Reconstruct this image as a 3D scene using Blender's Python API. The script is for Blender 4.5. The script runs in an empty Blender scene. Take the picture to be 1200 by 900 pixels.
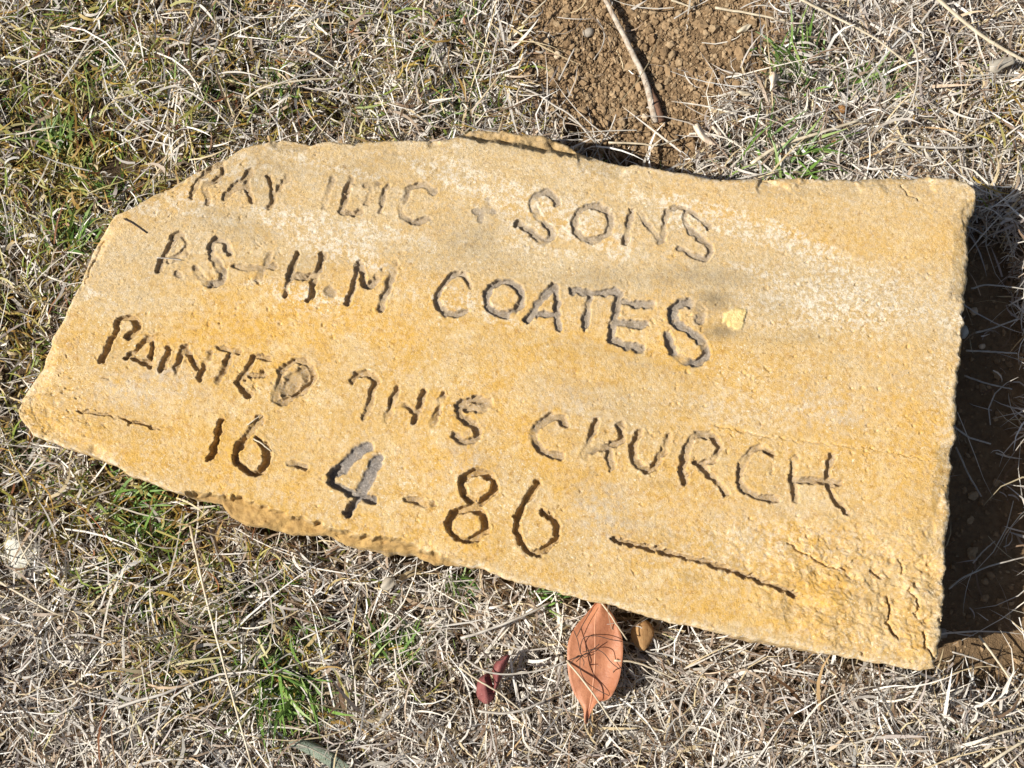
import bpy, math, random
import numpy as np
from mathutils import Vector

random.seed(7)
RNG = np.random.default_rng(11)
SC = bpy.context.scene
COL = SC.collection

# ------------------------------------------------------------------ camera
OFF = math.radians(12.0)              # tilt away from straight down
DIST = 1.30                           # metres to the ground along the view axis
FPX = 600.0 / math.tan(math.radians(22.5))
FWD = np.array([0.0, math.sin(OFF), -math.cos(OFF)])
UPV = np.array([0.0, math.cos(OFF), math.sin(OFF)])
CAM = -DIST * FWD
cam = bpy.data.cameras.new('camera')
cam.sensor_width = 36.0
cam.lens = 18.0 / math.tan(math.radians(22.5))
cam.clip_start = 0.02
cam.clip_end = 400.0
cam_o = bpy.data.objects.new('camera', cam)
COL.objects.link(cam_o)
cam_o.location = CAM.tolist()
cam_o.rotation_euler = (OFF, 0, 0)
SC.camera = cam_o

# ------------------------------------------------------------------ light
SUN_EL = math.radians(42.5)
SH_AZ = math.radians(15.5)            # heading of the shadows, from +X towards +Y
w = bpy.data.worlds.new('World')
SC.world = w
w.use_nodes = True
nt = w.node_tree
sky = nt.nodes.new('ShaderNodeTexSky')
sky.sky_type = 'NISHITA'
sky.sun_disc = False
sky.sun_elevation = SUN_EL
sky.sun_rotation = math.radians(270.0) - SH_AZ
sky.air_density = 1.0
sky.dust_density = 1.6
nt.links.new(sky.outputs[0], nt.nodes['Background'].inputs[0])
nt.nodes['Background'].inputs[1].default_value = 0.05
sl = bpy.data.lights.new('sun', 'SUN')
sl.energy = 5.0
sl.angle = math.radians(0.5)
sl.color = (1.0, 0.955, 0.88)
so = bpy.data.objects.new('sun', sl)
COL.objects.link(so)
so.location = (-2, -1, 3)
sd = Vector((math.cos(SUN_EL) * math.cos(SH_AZ), math.cos(SUN_EL) * math.sin(SH_AZ), -math.sin(SUN_EL)))
so.rotation_euler = sd.to_track_quat('-Z', 'Y').to_euler()
SC.view_settings.view_transform = 'Standard'
SC.view_settings.look = 'None'
SC.view_settings.gamma = 1.0
SC.view_settings.use_curve_mapping = False
SC.view_settings.exposure = 0.50


# ------------------------------------------------------------------ helpers
def px2w(x, y, z):
    """where the sight line of a photo pixel meets the level z"""
    x = np.asarray(x, float); y = np.asarray(y, float); z = np.asarray(z, float) + 0 * x
    dx = (x - 600.0) / FPX
    u = (450.0 - y) / FPX
    dy = FWD[1] + u * UPV[1]
    dz = FWD[2] + u * UPV[2]
    t = (z - CAM[2]) / dz
    return np.stack([t * dx, CAM[1] + t * dy, z], -1)


def w2px(p):
    d = p - CAM
    dep = d @ FWD
    return 600 + FPX * d[..., 0] / dep, 450 - FPX * (d @ UPV) / dep


_TAB = np.random.default_rng(3).random((256, 256))


def vnoise(x, y, s=0):
    x = x + s * 17.31; y = y + s * 9.73
    xi = np.floor(x).astype(int); yi = np.floor(y).astype(int)
    fx = x - xi; fy = y - yi
    fx = fx * fx * (3 - 2 * fx); fy = fy * fy * (3 - 2 * fy)
    a = _TAB[xi & 255, yi & 255]; b = _TAB[(xi + 1) & 255, yi & 255]
    c = _TAB[xi & 255, (yi + 1) & 255]; d = _TAB[(xi + 1) & 255, (yi + 1) & 255]
    return (a * (1 - fx) + b * fx) * (1 - fy) + (c * (1 - fx) + d * fx) * fy


def fbm(x, y, f, octv=4, s=0):
    """0..1, mean 0.5"""
    v = 0; a = 1; t = 0
    for i in range(octv):
        v = v + a * vnoise(x * f, y * f, s + i * 3); t += a
        a *= 0.5; f *= 2.03
    return v / t


def sstep(a, b, x):
    t = np.clip((x - a) / (b - a), 0, 1)
    return t * t * (3 - 2 * t)


def lin(r, g, b):
    f = lambda c: (c / 255.0) / 12.92 if c / 255.0 <= 0.04045 else ((c / 255.0 + 0.055) / 1.055) ** 2.4
    return (f(r), f(g), f(b))


def np_mesh(name, V, F, mat=None, smooth=True, attrs=None, cols=None):
    V = np.ascontiguousarray(V, dtype=np.float32); F = np.ascontiguousarray(F, dtype=np.int32)
    k = F.shape[1]
    me = bpy.data.meshes.new(name)
    me.vertices.add(len(V)); me.vertices.foreach_set('co', V.ravel())
    me.loops.add(F.size); me.loops.foreach_set('vertex_index', F.ravel())
    me.polygons.add(len(F)); me.polygons.foreach_set('loop_start', np.arange(0, F.size, k, dtype=np.int32))
    me.polygons.foreach_set('use_smooth', np.full(len(F), smooth, dtype=bool))
    me.update(calc_edges=True)
    if attrs:
        for n, a in attrs.items():
            at = me.attributes.new(n, 'FLOAT', 'POINT')
            at.data.foreach_set('value', np.ascontiguousarray(a, dtype=np.float32))
    if cols is not None:
        at = me.attributes.new('tone', 'FLOAT_COLOR', 'POINT')
        c4 = np.ones((len(V), 4), dtype=np.float32); c4[:, :3] = cols
        at.data.foreach_set('color', c4.ravel())
    if mat: me.materials.append(mat)
    return me


def link(name, me, parent=None, loc=None):
    o = bpy.data.objects.new(name, me)
    COL.objects.link(o)
    if loc is not None: o.location = loc
    if parent: o.parent = parent
    return o


def tag(o, label, cat, group=None, kind=None):
    if label: o['label'] = label
    if cat: o['category'] = cat
    if group: o['group'] = group
    if kind: o['kind'] = kind
    return o


def empty(name, loc, label, cat, group=None):
    o = bpy.data.objects.new(name, None)
    o.empty_display_size = 0.02
    COL.objects.link(o); o.location = loc
    return tag(o, label, cat, group)


def tube(P, R, sides=6, flat=1.0):
    """tapered tube through points P (n,3) with radii R; returns V, F (quads) with end caps as collapsed rings"""
    P = np.asarray(P, float); n = len(P)
    R = np.asarray(R, float) * np.ones(n)
    T = np.gradient(P, axis=0); T /= np.linalg.norm(T, axis=1)[:, None] + 1e-12
    ref = np.array([0, 0, 1.0])
    S = np.cross(T, ref); S /= np.linalg.norm(S, axis=1)[:, None] + 1e-9
    U = np.cross(S, T)
    P2 = np.concatenate([P[:1], P, P[-1:]]); R2 = np.concatenate([[R[0] * 0.05], R, [R[-1] * 0.05]])
    S = np.concatenate([S[:1], S, S[-1:]]); U = np.concatenate([U[:1], U, U[-1:]])
    a = np.linspace(0, 2 * math.pi, sides, endpoint=False)
    V = P2[:, None, :] + R2[:, None, None] * (np.cos(a)[None, :, None] * S[:, None, :] + flat * np.sin(a)[None, :, None] * U[:, None, :])
    m = n + 2
    i = np.arange(m - 1)[:, None] * sides; j = np.arange(sides)[None, :]; j2 = (j + 1) % sides
    F = np.stack([i + j, i + j2, i + sides + j2, i + sides + j], -1).reshape(-1, 4)
    return V.reshape(-1, 3), F


def spline(pts, n):
    """Catmull-Rom through pts, n samples"""
    P = np.asarray(pts, float)
    P = np.concatenate([2 * P[:1] - P[1:2], P, 2 * P[-1:] - P[-2:-1]])
    m = len(P) - 3
    t = np.linspace(0, m - 1e-9, n); k = t.astype(int); f = (t - k)[:, None]
    a, b, c, d = P[k], P[k + 1], P[k + 2], P[k + 3]
    return 0.5 * (2 * b + (c - a) * f + (2 * a - 5 * b + 4 * c - d) * f ** 2 + (3 * b - a - 3 * c + d) * f ** 3)


# ------------------------------------------------------------------ materials
class NT:
    def __init__(s, name):
        s.m = bpy.data.materials.new(name); s.m.use_nodes = True
        s.t = s.m.node_tree; s.n = s.t.nodes; s.l = s.t.links
        s.b = s.n['Principled BSDF']
        s.tc = s.n.new('ShaderNodeTexCoord').outputs['Object']

    def set(s, sock, v):
        if hasattr(v, 'is_linked') or isinstance(v, bpy.types.NodeSocket): s.l.new(v, sock)
        elif isinstance(v, (tuple, list)): sock.default_value = (*v, 1) if len(v) == 3 else v
        else: sock.default_value = v

    def noise(s, scale, detail=4, rough=0.55, vec=None):
        n = s.n.new('ShaderNodeTexNoise'); n.inputs['Scale'].default_value = scale
        n.inputs['Detail'].default_value = detail; n.inputs['Roughness'].default_value = rough
        s.l.new(vec or s.tc, n.inputs['Vector']); return n.outputs['Fac']

    def voro(s, scale, out='Distance'):
        n = s.n.new('ShaderNodeTexVoronoi'); n.inputs['Scale'].default_value = scale
        s.l.new(s.tc, n.inputs['Vector']); return n.outputs[out]

    def mr(s, v, a, b, c=0.0, d=1.0):
        n = s.n.new('ShaderNodeMapRange'); s.set(n.inputs[0], v)
        for i, x in enumerate((a, b, c, d)): n.inputs[i + 1].default_value = x
        return n.outputs[0]

    def math(s, op, a, b=0.0):
        n = s.n.new('ShaderNodeMath'); n.operation = op; n.use_clamp = False
        s.set(n.inputs[0], a); s.set(n.inputs[1], b); return n.outputs[0]

    def mix(s, f, a, b, mode='MIX'):
        n = s.n.new('ShaderNodeMix'); n.data_type = 'RGBA'; n.blend_type = mode; n.clamp_factor = True
        s.set(n.inputs[0], f); s.set(n.inputs[6], a); s.set(n.inputs[7], b); return n.outputs[2]

    def attr(s, name, out='Fac'):
        n = s.n.new('ShaderNodeAttribute'); n.attribute_name = name; return n.outputs[out]

    def bump(s, h, dist, strength=1.0):
        n = s.n.new('ShaderNodeBump'); n.inputs['Distance'].default_value = dist
        n.inputs['Strength'].default_value = strength; s.l.new(h, n.inputs['Height'])
        s.l.new(n.outputs[0], s.b.inputs['Normal']); return n.outputs[0]

    def done(s, col, rough=0.9, spec=0.2):
        s.set(s.b.inputs['Base Color'], col); s.set(s.b.inputs['Roughness'], rough)
        s.b.inputs['Specular IOR Level'].default_value = spec
        return s.m


def mat_stone():
    s = NT('ochre_stone')
    c = s.mix(s.mr(s.noise(7, 6, 0.6), 0.35, 0.65), (0.665, 0.385, 0.082), (0.585, 0.375, 0.125))
    c = s.mix(s.mr(s.noise(26, 7, 0.75), 0.48, 0.62, 0, 0.75), c, (0.70, 0.50, 0.235))
    c = s.mix(s.mr(s.noise(150, 6, 0.75), 0.51, 0.63, 0, 0.8), c, (0.46, 0.245, 0.055))
    # bleached, lichen-grey weathering
    wth = s.math('MULTIPLY', s.attr('weather'), s.mr(s.noise(90, 6, 0.7), 0.30, 0.62, 0.35, 1.0))
    c = s.mix(wth, c, (0.58, 0.455, 0.275))
    grn = s.math('MULTIPLY', s.attr('weather'), s.mr(s.noise(380, 4, 0.7), 0.50, 0.62, 0, 0.75))
    c = s.mix(grn, c, (0.33, 0.25, 0.16))
    lil = s.math('MULTIPLY', s.attr('lilac'), s.mr(s.noise(110, 6, 0.75), 0.40, 0.62, 0.0, 0.85))
    c = s.mix(lil, c, (0.50, 0.47, 0.42))
    wht = s.math('MULTIPLY', s.attr('white'), s.mr(s.noise(170, 6, 0.75), 0.46, 0.60, 0.0, 0.9))
    c = s.mix(wht, c, (0.80, 0.73, 0.60))
    pm = s.mr(s.noise(14, 5, 0.7), 0.40, 0.62, 0.15, 1.0)
    pd = s.mr(s.noise(17, 5, 0.7), 0.42, 0.62, 0.2, 1.0)
    # small pale grit and dark grit, in patches
    c = s.mix(s.math('MULTIPLY', pm, s.mr(s.noise(330, 4, 0.7), 0.575, 0.66, 0, 0.85)), c, (0.84, 0.75, 0.56))
    c = s.mix(s.math('MULTIPLY', pd, s.mr(s.noise(280, 4, 0.7, None), 0.42, 0.34, 0, 0.75)), c, (0.28, 0.16, 0.05))
    g = s.math('MULTIPLY', s.attr('groove'), s.mr(s.noise(160, 4, 0.6), 0.2, 0.5, 0.75, 1.0))
    gc = s.mix(s.mr(s.attr('grey'), 0.0, 0.55), (0.45, 0.29, 0.11), (0.36, 0.285, 0.195))
    gc = s.mix(s.mr(s.attr('grey'), 0.6, 0.9), gc, (0.235, 0.205, 0.175))
    gc = s.mix(s.mr(s.noise(520, 3, 0.7), 0.5, 0.66, 0, 0.55), gc, (0.52, 0.46, 0.40))
    c = s.mix(g, c, gc)
    c = s.mix(s.math('MULTIPLY', s.attr('stain'), s.mr(s.noise(120, 5, 0.7), 0.25, 0.55, 0.5, 1.0)), c, (0.24, 0.185, 0.11))
    c = s.mix(s.attr('ledge'), c, s.mix(s.mr(s.noise(70, 6, 0.75), 0.35, 0.7), (0.50, 0.325, 0.12), (0.34, 0.21, 0.085)))
    c = s.mix(s.attr('patch'), c, s.mix(s.mr(s.noise(240, 4, 0.7), 0.4, 0.6), (0.84, 0.67, 0.31), (0.68, 0.50, 0.20)))
    h = s.math('ADD', s.math('MULTIPLY', s.noise(650, 5, 0.8), 1.0), s.math('MULTIPLY', s.noise(900, 3, 0.6), 0.45))
    s.bump(h, 0.0017, 0.75)
    return s.done(c, 0.95, 0.12)


def mat_soil(name, a, b, d):
    s = NT(name)
    c = s.mix(s.mr(s.noise(9, 6, 0.6), 0.35, 0.65), a, b)
    c = s.mix(s.mr(s.noise(140, 5, 0.7), 0.42, 0.66, 0, 0.8), c, d)
    c = s.mix(s.mr(s.noise(600, 3, 0.6), 0.62, 0.72, 0, 0.5), c, (0.42, 0.31, 0.18))
    lt = s.mix(s.mr(s.noise(60, 8, 0.8), 0.40, 0.60), (0.16, 0.12, 0.07), (0.46, 0.40, 0.29))
    c = s.mix(s.math('MULTIPLY', s.attr('litter'), s.mr(s.noise(5, 4, 0.6), 0.3, 0.6, 0.55, 0.95)), c, lt)
    c = s.mix(s.attr('turf_shade'), c, s.mix(s.mr(s.noise(150, 5, 0.7), 0.4, 0.6), (0.060, 0.042, 0.028), (0.12, 0.082, 0.05)))  # shade under the grass, painted into the soil colour
    s.bump(s.math('ADD', s.noise(160, 6, 0.75), s.math('MULTIPLY', s.noise(700, 3, 0.6), 0.4)), 0.006, 0.9)
    return s.done(c, 0.97, 0.1)


def mat_tone(name, rough=0.6, spec=0.3, trans=0.18, nscale=300, dark=(0.10, 0.07, 0.04)):
    """colour of each single blade or crumb comes from its own tone, with fine streaks"""
    s = NT(name)
    c = s.attr('tone', 'Color')
    c = s.mix(s.mr(s.noise(nscale, 3, 0.6), 0.52, 0.75, 0, 0.35), c, dark, 'MIX')
    m = s.done(c, rough, spec)
    if trans:
        t = s.n.new('ShaderNodeBsdfTranslucent'); s.l.new(c, t.inputs[0])
        mx = s.n.new('ShaderNodeMixShader'); mx.inputs[0].default_value = trans
        s.l.new(s.b.outputs[0], mx.inputs[1]); s.l.new(t.outputs[0], mx.inputs[2])
        s.l.new(mx.outputs[0], s.n['Material Output'].inputs[0])
    return m


def mat_simple(name, a, b, scale=120, rough=0.7, spec=0.25, bump=0.0008, c3=None):
    s = NT(name)
    c = s.mix(s.mr(s.noise(scale, 5, 0.65), 0.38, 0.64), a, b)
    if c3: c = s.mix(s.mr(s.noise(scale * 3.1, 4, 0.6), 0.58, 0.70, 0, 0.8), c, c3)
    s.bump(s.noise(scale * 2.5, 5, 0.65), bump, 0.8)
    return s.done(c, rough, spec)


M = {
    'stone': mat_stone(),
    'ground': mat_soil('brown_soil', (0.225, 0.150, 0.082), (0.285, 0.190, 0.104), (0.155, 0.098, 0.052)),
    'crumb': mat_tone('soil_crumb', 0.95, 0.1, 0.0, 500, (0.12, 0.07, 0.035)),
    'blade': mat_tone('grass_blade', 0.5, 0.35, 0.15, 260, (0.13, 0.09, 0.05)),
    'green': mat_tone('green_blade', 0.45, 0.35, 0.25, 200, (0.05, 0.09, 0.02)),
    'straw': mat_simple('pale_straw', (0.62, 0.54, 0.40), (0.46, 0.38, 0.26), 90, 0.45, 0.4, 0.0004),
    'greystraw': mat_simple('grey_straw', (0.50, 0.46, 0.40), (0.34, 0.30, 0.25), 110, 0.5, 0.35, 0.0004),
    'stick': mat_simple('weathered_stick', (0.52, 0.46, 0.38), (0.34, 0.27, 0.20), 150, 0.7, 0.2, 0.0008, (0.16, 0.10, 0.07)),
    'bark': mat_simple('stick_bark', (0.20, 0.11, 0.07), (0.12, 0.07, 0.045), 200, 0.9, 0.15, 0.001),
    'darktwig': mat_simple('dark_twig', (0.09, 0.06, 0.045), (0.05, 0.035, 0.03), 300, 0.7, 0.2, 0.0004),
    'white': mat_simple('white_rock', (0.66, 0.64, 0.56), (0.50, 0.48, 0.40), 120, 0.9, 0.15, 0.002, (0.34, 0.31, 0.25)),
    'greyrock': mat_simple('grey_rock', (0.33, 0.29, 0.24), (0.24, 0.21, 0.17), 120, 0.9, 0.15, 0.001),
    'tan': mat_simple('tan_pebble', (0.42, 0.25, 0.11), (0.33, 0.18, 0.075), 120, 0.85, 0.2, 0.001, (0.20, 0.11, 0.05)),
    'cream': mat_simple('cream_pebble', (0.62, 0.50, 0.36), (0.50, 0.38, 0.25), 160, 0.8, 0.2, 0.0008),
    'orange': mat_simple('orange_clod', (0.36, 0.19, 0.075), (0.27, 0.14, 0.055), 140, 0.95, 0.1, 0.0015),
    'husk': mat_simple('pale_husk', (0.74, 0.64, 0.50), (0.60, 0.46, 0.34), 140, 0.6, 0.3, 0.0005, (0.44, 0.26, 0.17)),
    'greyleaf': mat_simple('grey_leaf', (0.40, 0.36, 0.29), (0.31, 0.27, 0.21), 120, 0.7, 0.25, 0.0005),
    'sage': mat_simple('sage_leaf', (0.30, 0.34, 0.27), (0.18, 0.22, 0.16), 300, 0.95, 0.05, 0.003),
    'terra': mat_simple('terracotta_leaf', (0.46, 0.20, 0.105), (0.34, 0.135, 0.07), 38, 0.5, 0.3, 0.0015, (0.24, 0.10, 0.055)),
    'rib': mat_simple('leaf_rib', (0.56, 0.28, 0.16), (0.48, 0.22, 0.12), 120, 0.5, 0.35, 0.0003),
    'crimson': mat_simple('crimson_leaf', (0.23, 0.075, 0.068), (0.15, 0.045, 0.045), 110, 0.6, 0.2, 0.001, (0.30, 0.13, 0.11)),
}

# ------------------------------------------------------------------ the slab's outline (photo trace, laid on the level of its top)
H = 0.108
O_LEFT = [(19, 478), (27, 458), (45, 430), (60, 395), (82, 355), (99, 318), (104, 298), (119, 269), (133, 253)]
O_TOP = [(133, 253), (150, 245), (180, 229), (205, 215), (232, 200), (262, 184), (285, 172), (310, 166), (330, 160), (352, 163),
         (365, 168), (380, 165), (400, 166), (440, 165), (480, 163), (515, 164), (527, 163), (550, 153), (587, 153), (615, 156),
         (640, 160), (665, 170), (690, 181), (712, 187), (740, 192), (770, 197), (800, 201), (830, 207), (850, 209), (900, 208),
         (950, 208), (1000, 207), (1040, 206), (1090, 205), (1120, 207), (1135, 212), (1145, 221)]
O_RIGHT = [(1097, 783), (1102, 760), (1106, 720), (1110, 660), (1112, 620), (1116, 570), (1120, 520), (1122, 470), (1126, 420),
           (1131, 375), (1135, 340), (1140, 300), (1139, 275), (1142, 250), (1146, 235), (1145, 221)]
O_BOT = [(19, 478), (22, 490), (35, 508), (70, 522), (105, 533), (135, 545), (150, 557), (190, 571), (230, 584), (260, 590),
         (270, 606), (286, 614), (314, 619), (342, 626), (382, 627), (406, 638), (450, 645), (484, 649), (508, 662), (540, 661),
         (570, 668), (600, 680), (640, 690), (680, 701), (720, 709), (760, 722), (800, 732), (850, 743), (900, 752), (950, 762),
         (1000, 772), (1050, 781), (1080, 786), (1097, 783)]


def resample(pts, n):
    P = np.asarray(pts, float)
    d = np.concatenate([[0], np.cumsum(np.linalg.norm(np.diff(P, axis=0), axis=1))])
    t = np.linspace(0, d[-1], n)
    Q = np.stack([np.interp(t, d, P[:, 0]), np.interp(t, d, P[:, 1])], -1)
    return Q


def ragged(Q, amp, s):
    T = np.gradient(Q, axis=0); T /= np.linalg.norm(T, axis=1)[:, None]
    N = np.stack([-T[:, 1], T[:, 0]], -1)
    a = np.linspace(0, 1, len(Q)); w_ = np.minimum(1, np.minimum(a, 1 - a) * 40)
    n = (fbm(Q[:, 0], Q[:, 1], 0.09, 4, s) - 0.5) * 2
    n = n + 0.45 * (np.floor(fbm(Q[:, 0], Q[:, 1], 0.055, 5, s + 7) * 8) / 8 - 0.5) * 2
    return Q + N * (n * amp * w_)[:, None]


NU, NV = 880, 450
cB = ragged(resample(O_BOT, NU), 2.2, 1); cT = ragged(resample(O_TOP, NU), 2.0, 2)
cL = ragged(resample(O_LEFT, NV), 2.0, 3); cR = ragged(resample(O_RIGHT, NV), 4.2, 4)
u = np.linspace(0, 1, NU)[:, None, None]; v = np.linspace(0, 1, NV)[None, :, None]
PX = ((1 - v) * cB[:, None] + v * cT[:, None] + (1 - u) * cL[None] + u * cR[None]
      - ((1 - u) * (1 - v) * cB[0] + u * (1 - v) * cB[-1] + (1 - u) * v * cT[0] + u * v * cT[-1]))
SX, SY = PX[..., 0], PX[..., 1]
XY = px2w(SX, SY, H)                       # NU,NV,3


def boundary_idx():
    i = np.arange(NU); j = np.arange(NV)
    a = [(k, 0) for k in i] + [(NU - 1, k) for k in j[1:]] + [(k, NV - 1) for k in i[-2::-1]] + [(0, k) for k in j[-2:0:-1]]
    return np.array(a)                     # counter-clockwise in world (y up)


BI = boundary_idx()
FOOT = XY[BI[:, 0], BI[:, 1], :2]


def in_poly(x, y, poly):
    r = np.zeros(x.shape, bool)
    xp, yp = poly[:, 0], poly[:, 1]
    j = len(poly) - 1
    for i in range(len(poly)):
        c = ((yp[i] > y) != (yp[j] > y))
        if c.any():
            xc = (xp[j] - xp[i]) * (y - yp[i]) / (yp[j] - yp[i] + 1e-15) + xp[i]
            r ^= c & (x < xc)
        j = i
    return r


FOOTC = FOOT[::24]


def blob(px, py, x, y, rx, ry=None, p=2.0):
    ry = ry or rx
    return np.exp(-(((px - x) / rx) ** 2 + ((py - y) / ry) ** 2) ** (p / 2))


SOIL_POLY = np.array([(560, -330), (568, 0), (606, 60), (628, 112), (660, 158), (715, 205), (800, 215), (826, 165), (862, 120), (895, 70),
                      (918, 10), (935, -60), (930, -330)], float)
TRENCH = np.array([(1090, 250), (1170, 290), (1215, 400), (1215, 600), (1235, 720), (1215, 790), (1150, 800), (1085, 790), (1040, 740), (1060, 500)], float)


def poly_dist(px, py, poly):
    d = np.full(px.shape, 1e9)
    for k in range(len(poly)):
        a = poly[k]; b = poly[(k + 1) % len(poly)]
        ab = b - a
        t = np.clip(((px - a[0]) * ab[0] + (py - a[1]) * ab[1]) / (ab @ ab), 0, 1)
        d = np.minimum(d, np.hypot(px - a[0] - t * ab[0], py - a[1] - t * ab[1]))
    return np.where(in_poly(px, py, poly), -d, d)


def bare(x, y):
    """1 where the soil lies bare"""
    p = np.stack([x, y, 0 * x], -1)
    px, py = w2px(p)
    nz = (fbm(x, y, 22, 4, 5) - 0.5) * 60
    a = 1 - sstep(-22, 30, poly_dist(px, py, SOIL_POLY) + nz)
    b = 1 - sstep(-15, 22, poly_dist(px, py, TRENCH) + nz * 0.5)
    c = sstep(0.70, 0.78, fbm(x, y, 3.1, 3, 40)) * 0.7 * sstep(0.9, 1.3, np.hypot(x, y))
    return np.maximum(np.maximum(a, b), c)


def gz(x, y):
    """height of the soil"""
    p = np.stack([x, y, 0 * x], -1)
    px, py = w2px(p)
    r = np.hypot(x, y)
    z = (fbm(x, y, 5, 4, 9) - 0.5) * 0.030 + (fbm(x, y, 60, 3, 12) - 0.5) * 0.006
    z = z + (fbm(x, y, 20, 3, 16) - 0.5) * 0.026 * (1 - bare(x, y)) * (1 - sstep(1.0, 2.0, r))
    z = z + 0.010 * blob(px, py, 860, 60, 90) - 0.006 * blob(px, py, 700, 60, 120)
    z = z - 0.030 * blob(px, py, 674, 152, 13, 11, 4) - 0.022 * blob(px, py, 735, 196, 40, 14)
    z = z - 0.020 * (1 - sstep(-10, 40, poly_dist(px, py, TRENCH)))
    # the slab has bedded itself flat
    z = np.where(in_poly(x, y, FOOTC), -0.012 + (fbm(x, y, 30, 2, 14) - 0.5) * 0.004, z)
    far = sstep(2.0, 12.0, r)
    return z * (1 - far) + far * (fbm(x, y, 0.15, 3, 20) - 0.5) * 0.5 * sstep(2, 30, r)


# ------------------------------------------------------------------ ground
def ground():
    fx = np.arange(-0.80, 0.8001, 0.0054); fy = np.arange(-0.62, 0.7001, 0.0054)
    grow = 0.0045 * 1.16 ** np.arange(1, 62)
    out = np.cumsum(grow)
    xs = np.concatenate([(fx[0] - out)[::-1], fx, fx[-1] + out]); ys = np.concatenate([(fy[0] - out)[::-1], fy, fy[-1] + out])
    X, Y = np.meshgrid(xs, ys, indexing='ij')
    Z = gz(X.ravel(), Y.ravel()).reshape(X.shape)
    nx, ny = X.shape
    i = np.arange(nx - 1)[:, None] * ny; j = np.arange(ny - 1)[None]
    F = np.stack([i + j, i + ny + j, i + ny + j + 1, i + j + 1], -1).reshape(-1, 4)
    V = np.stack([X, Y, Z], -1).reshape(-1, 3)
    th = (1 - bare(V[:, 0], V[:, 1])) * sstep(0.68, 1.0, np.hypot(V[:, 0], V[:, 1]))     # old litter lies between the coarser tufts further off
    o = link('ground', np_mesh('ground', V, F, M['ground'], True, dict(litter=th, turf_shade=(1 - bare(V[:, 0], V[:, 1])) * 0.9 * (1 - sstep(0.68, 1.0, np.hypot(V[:, 0], V[:, 1]))))))  # near grass, darkened soil stands in for shade between the blades
    o['kind'] = 'structure'


ground()

# ------------------------------------------------------------------ inscription: strokes in photo pixels  (kind, half width px, depth mm, grey, strokes)
def ell(x, y, rx, ry, n=22):
    a = np.linspace(0, 2 * math.pi, n)
    return [(x + rx * math.cos(t), y + ry * math.sin(t)) for t in a]


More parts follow.
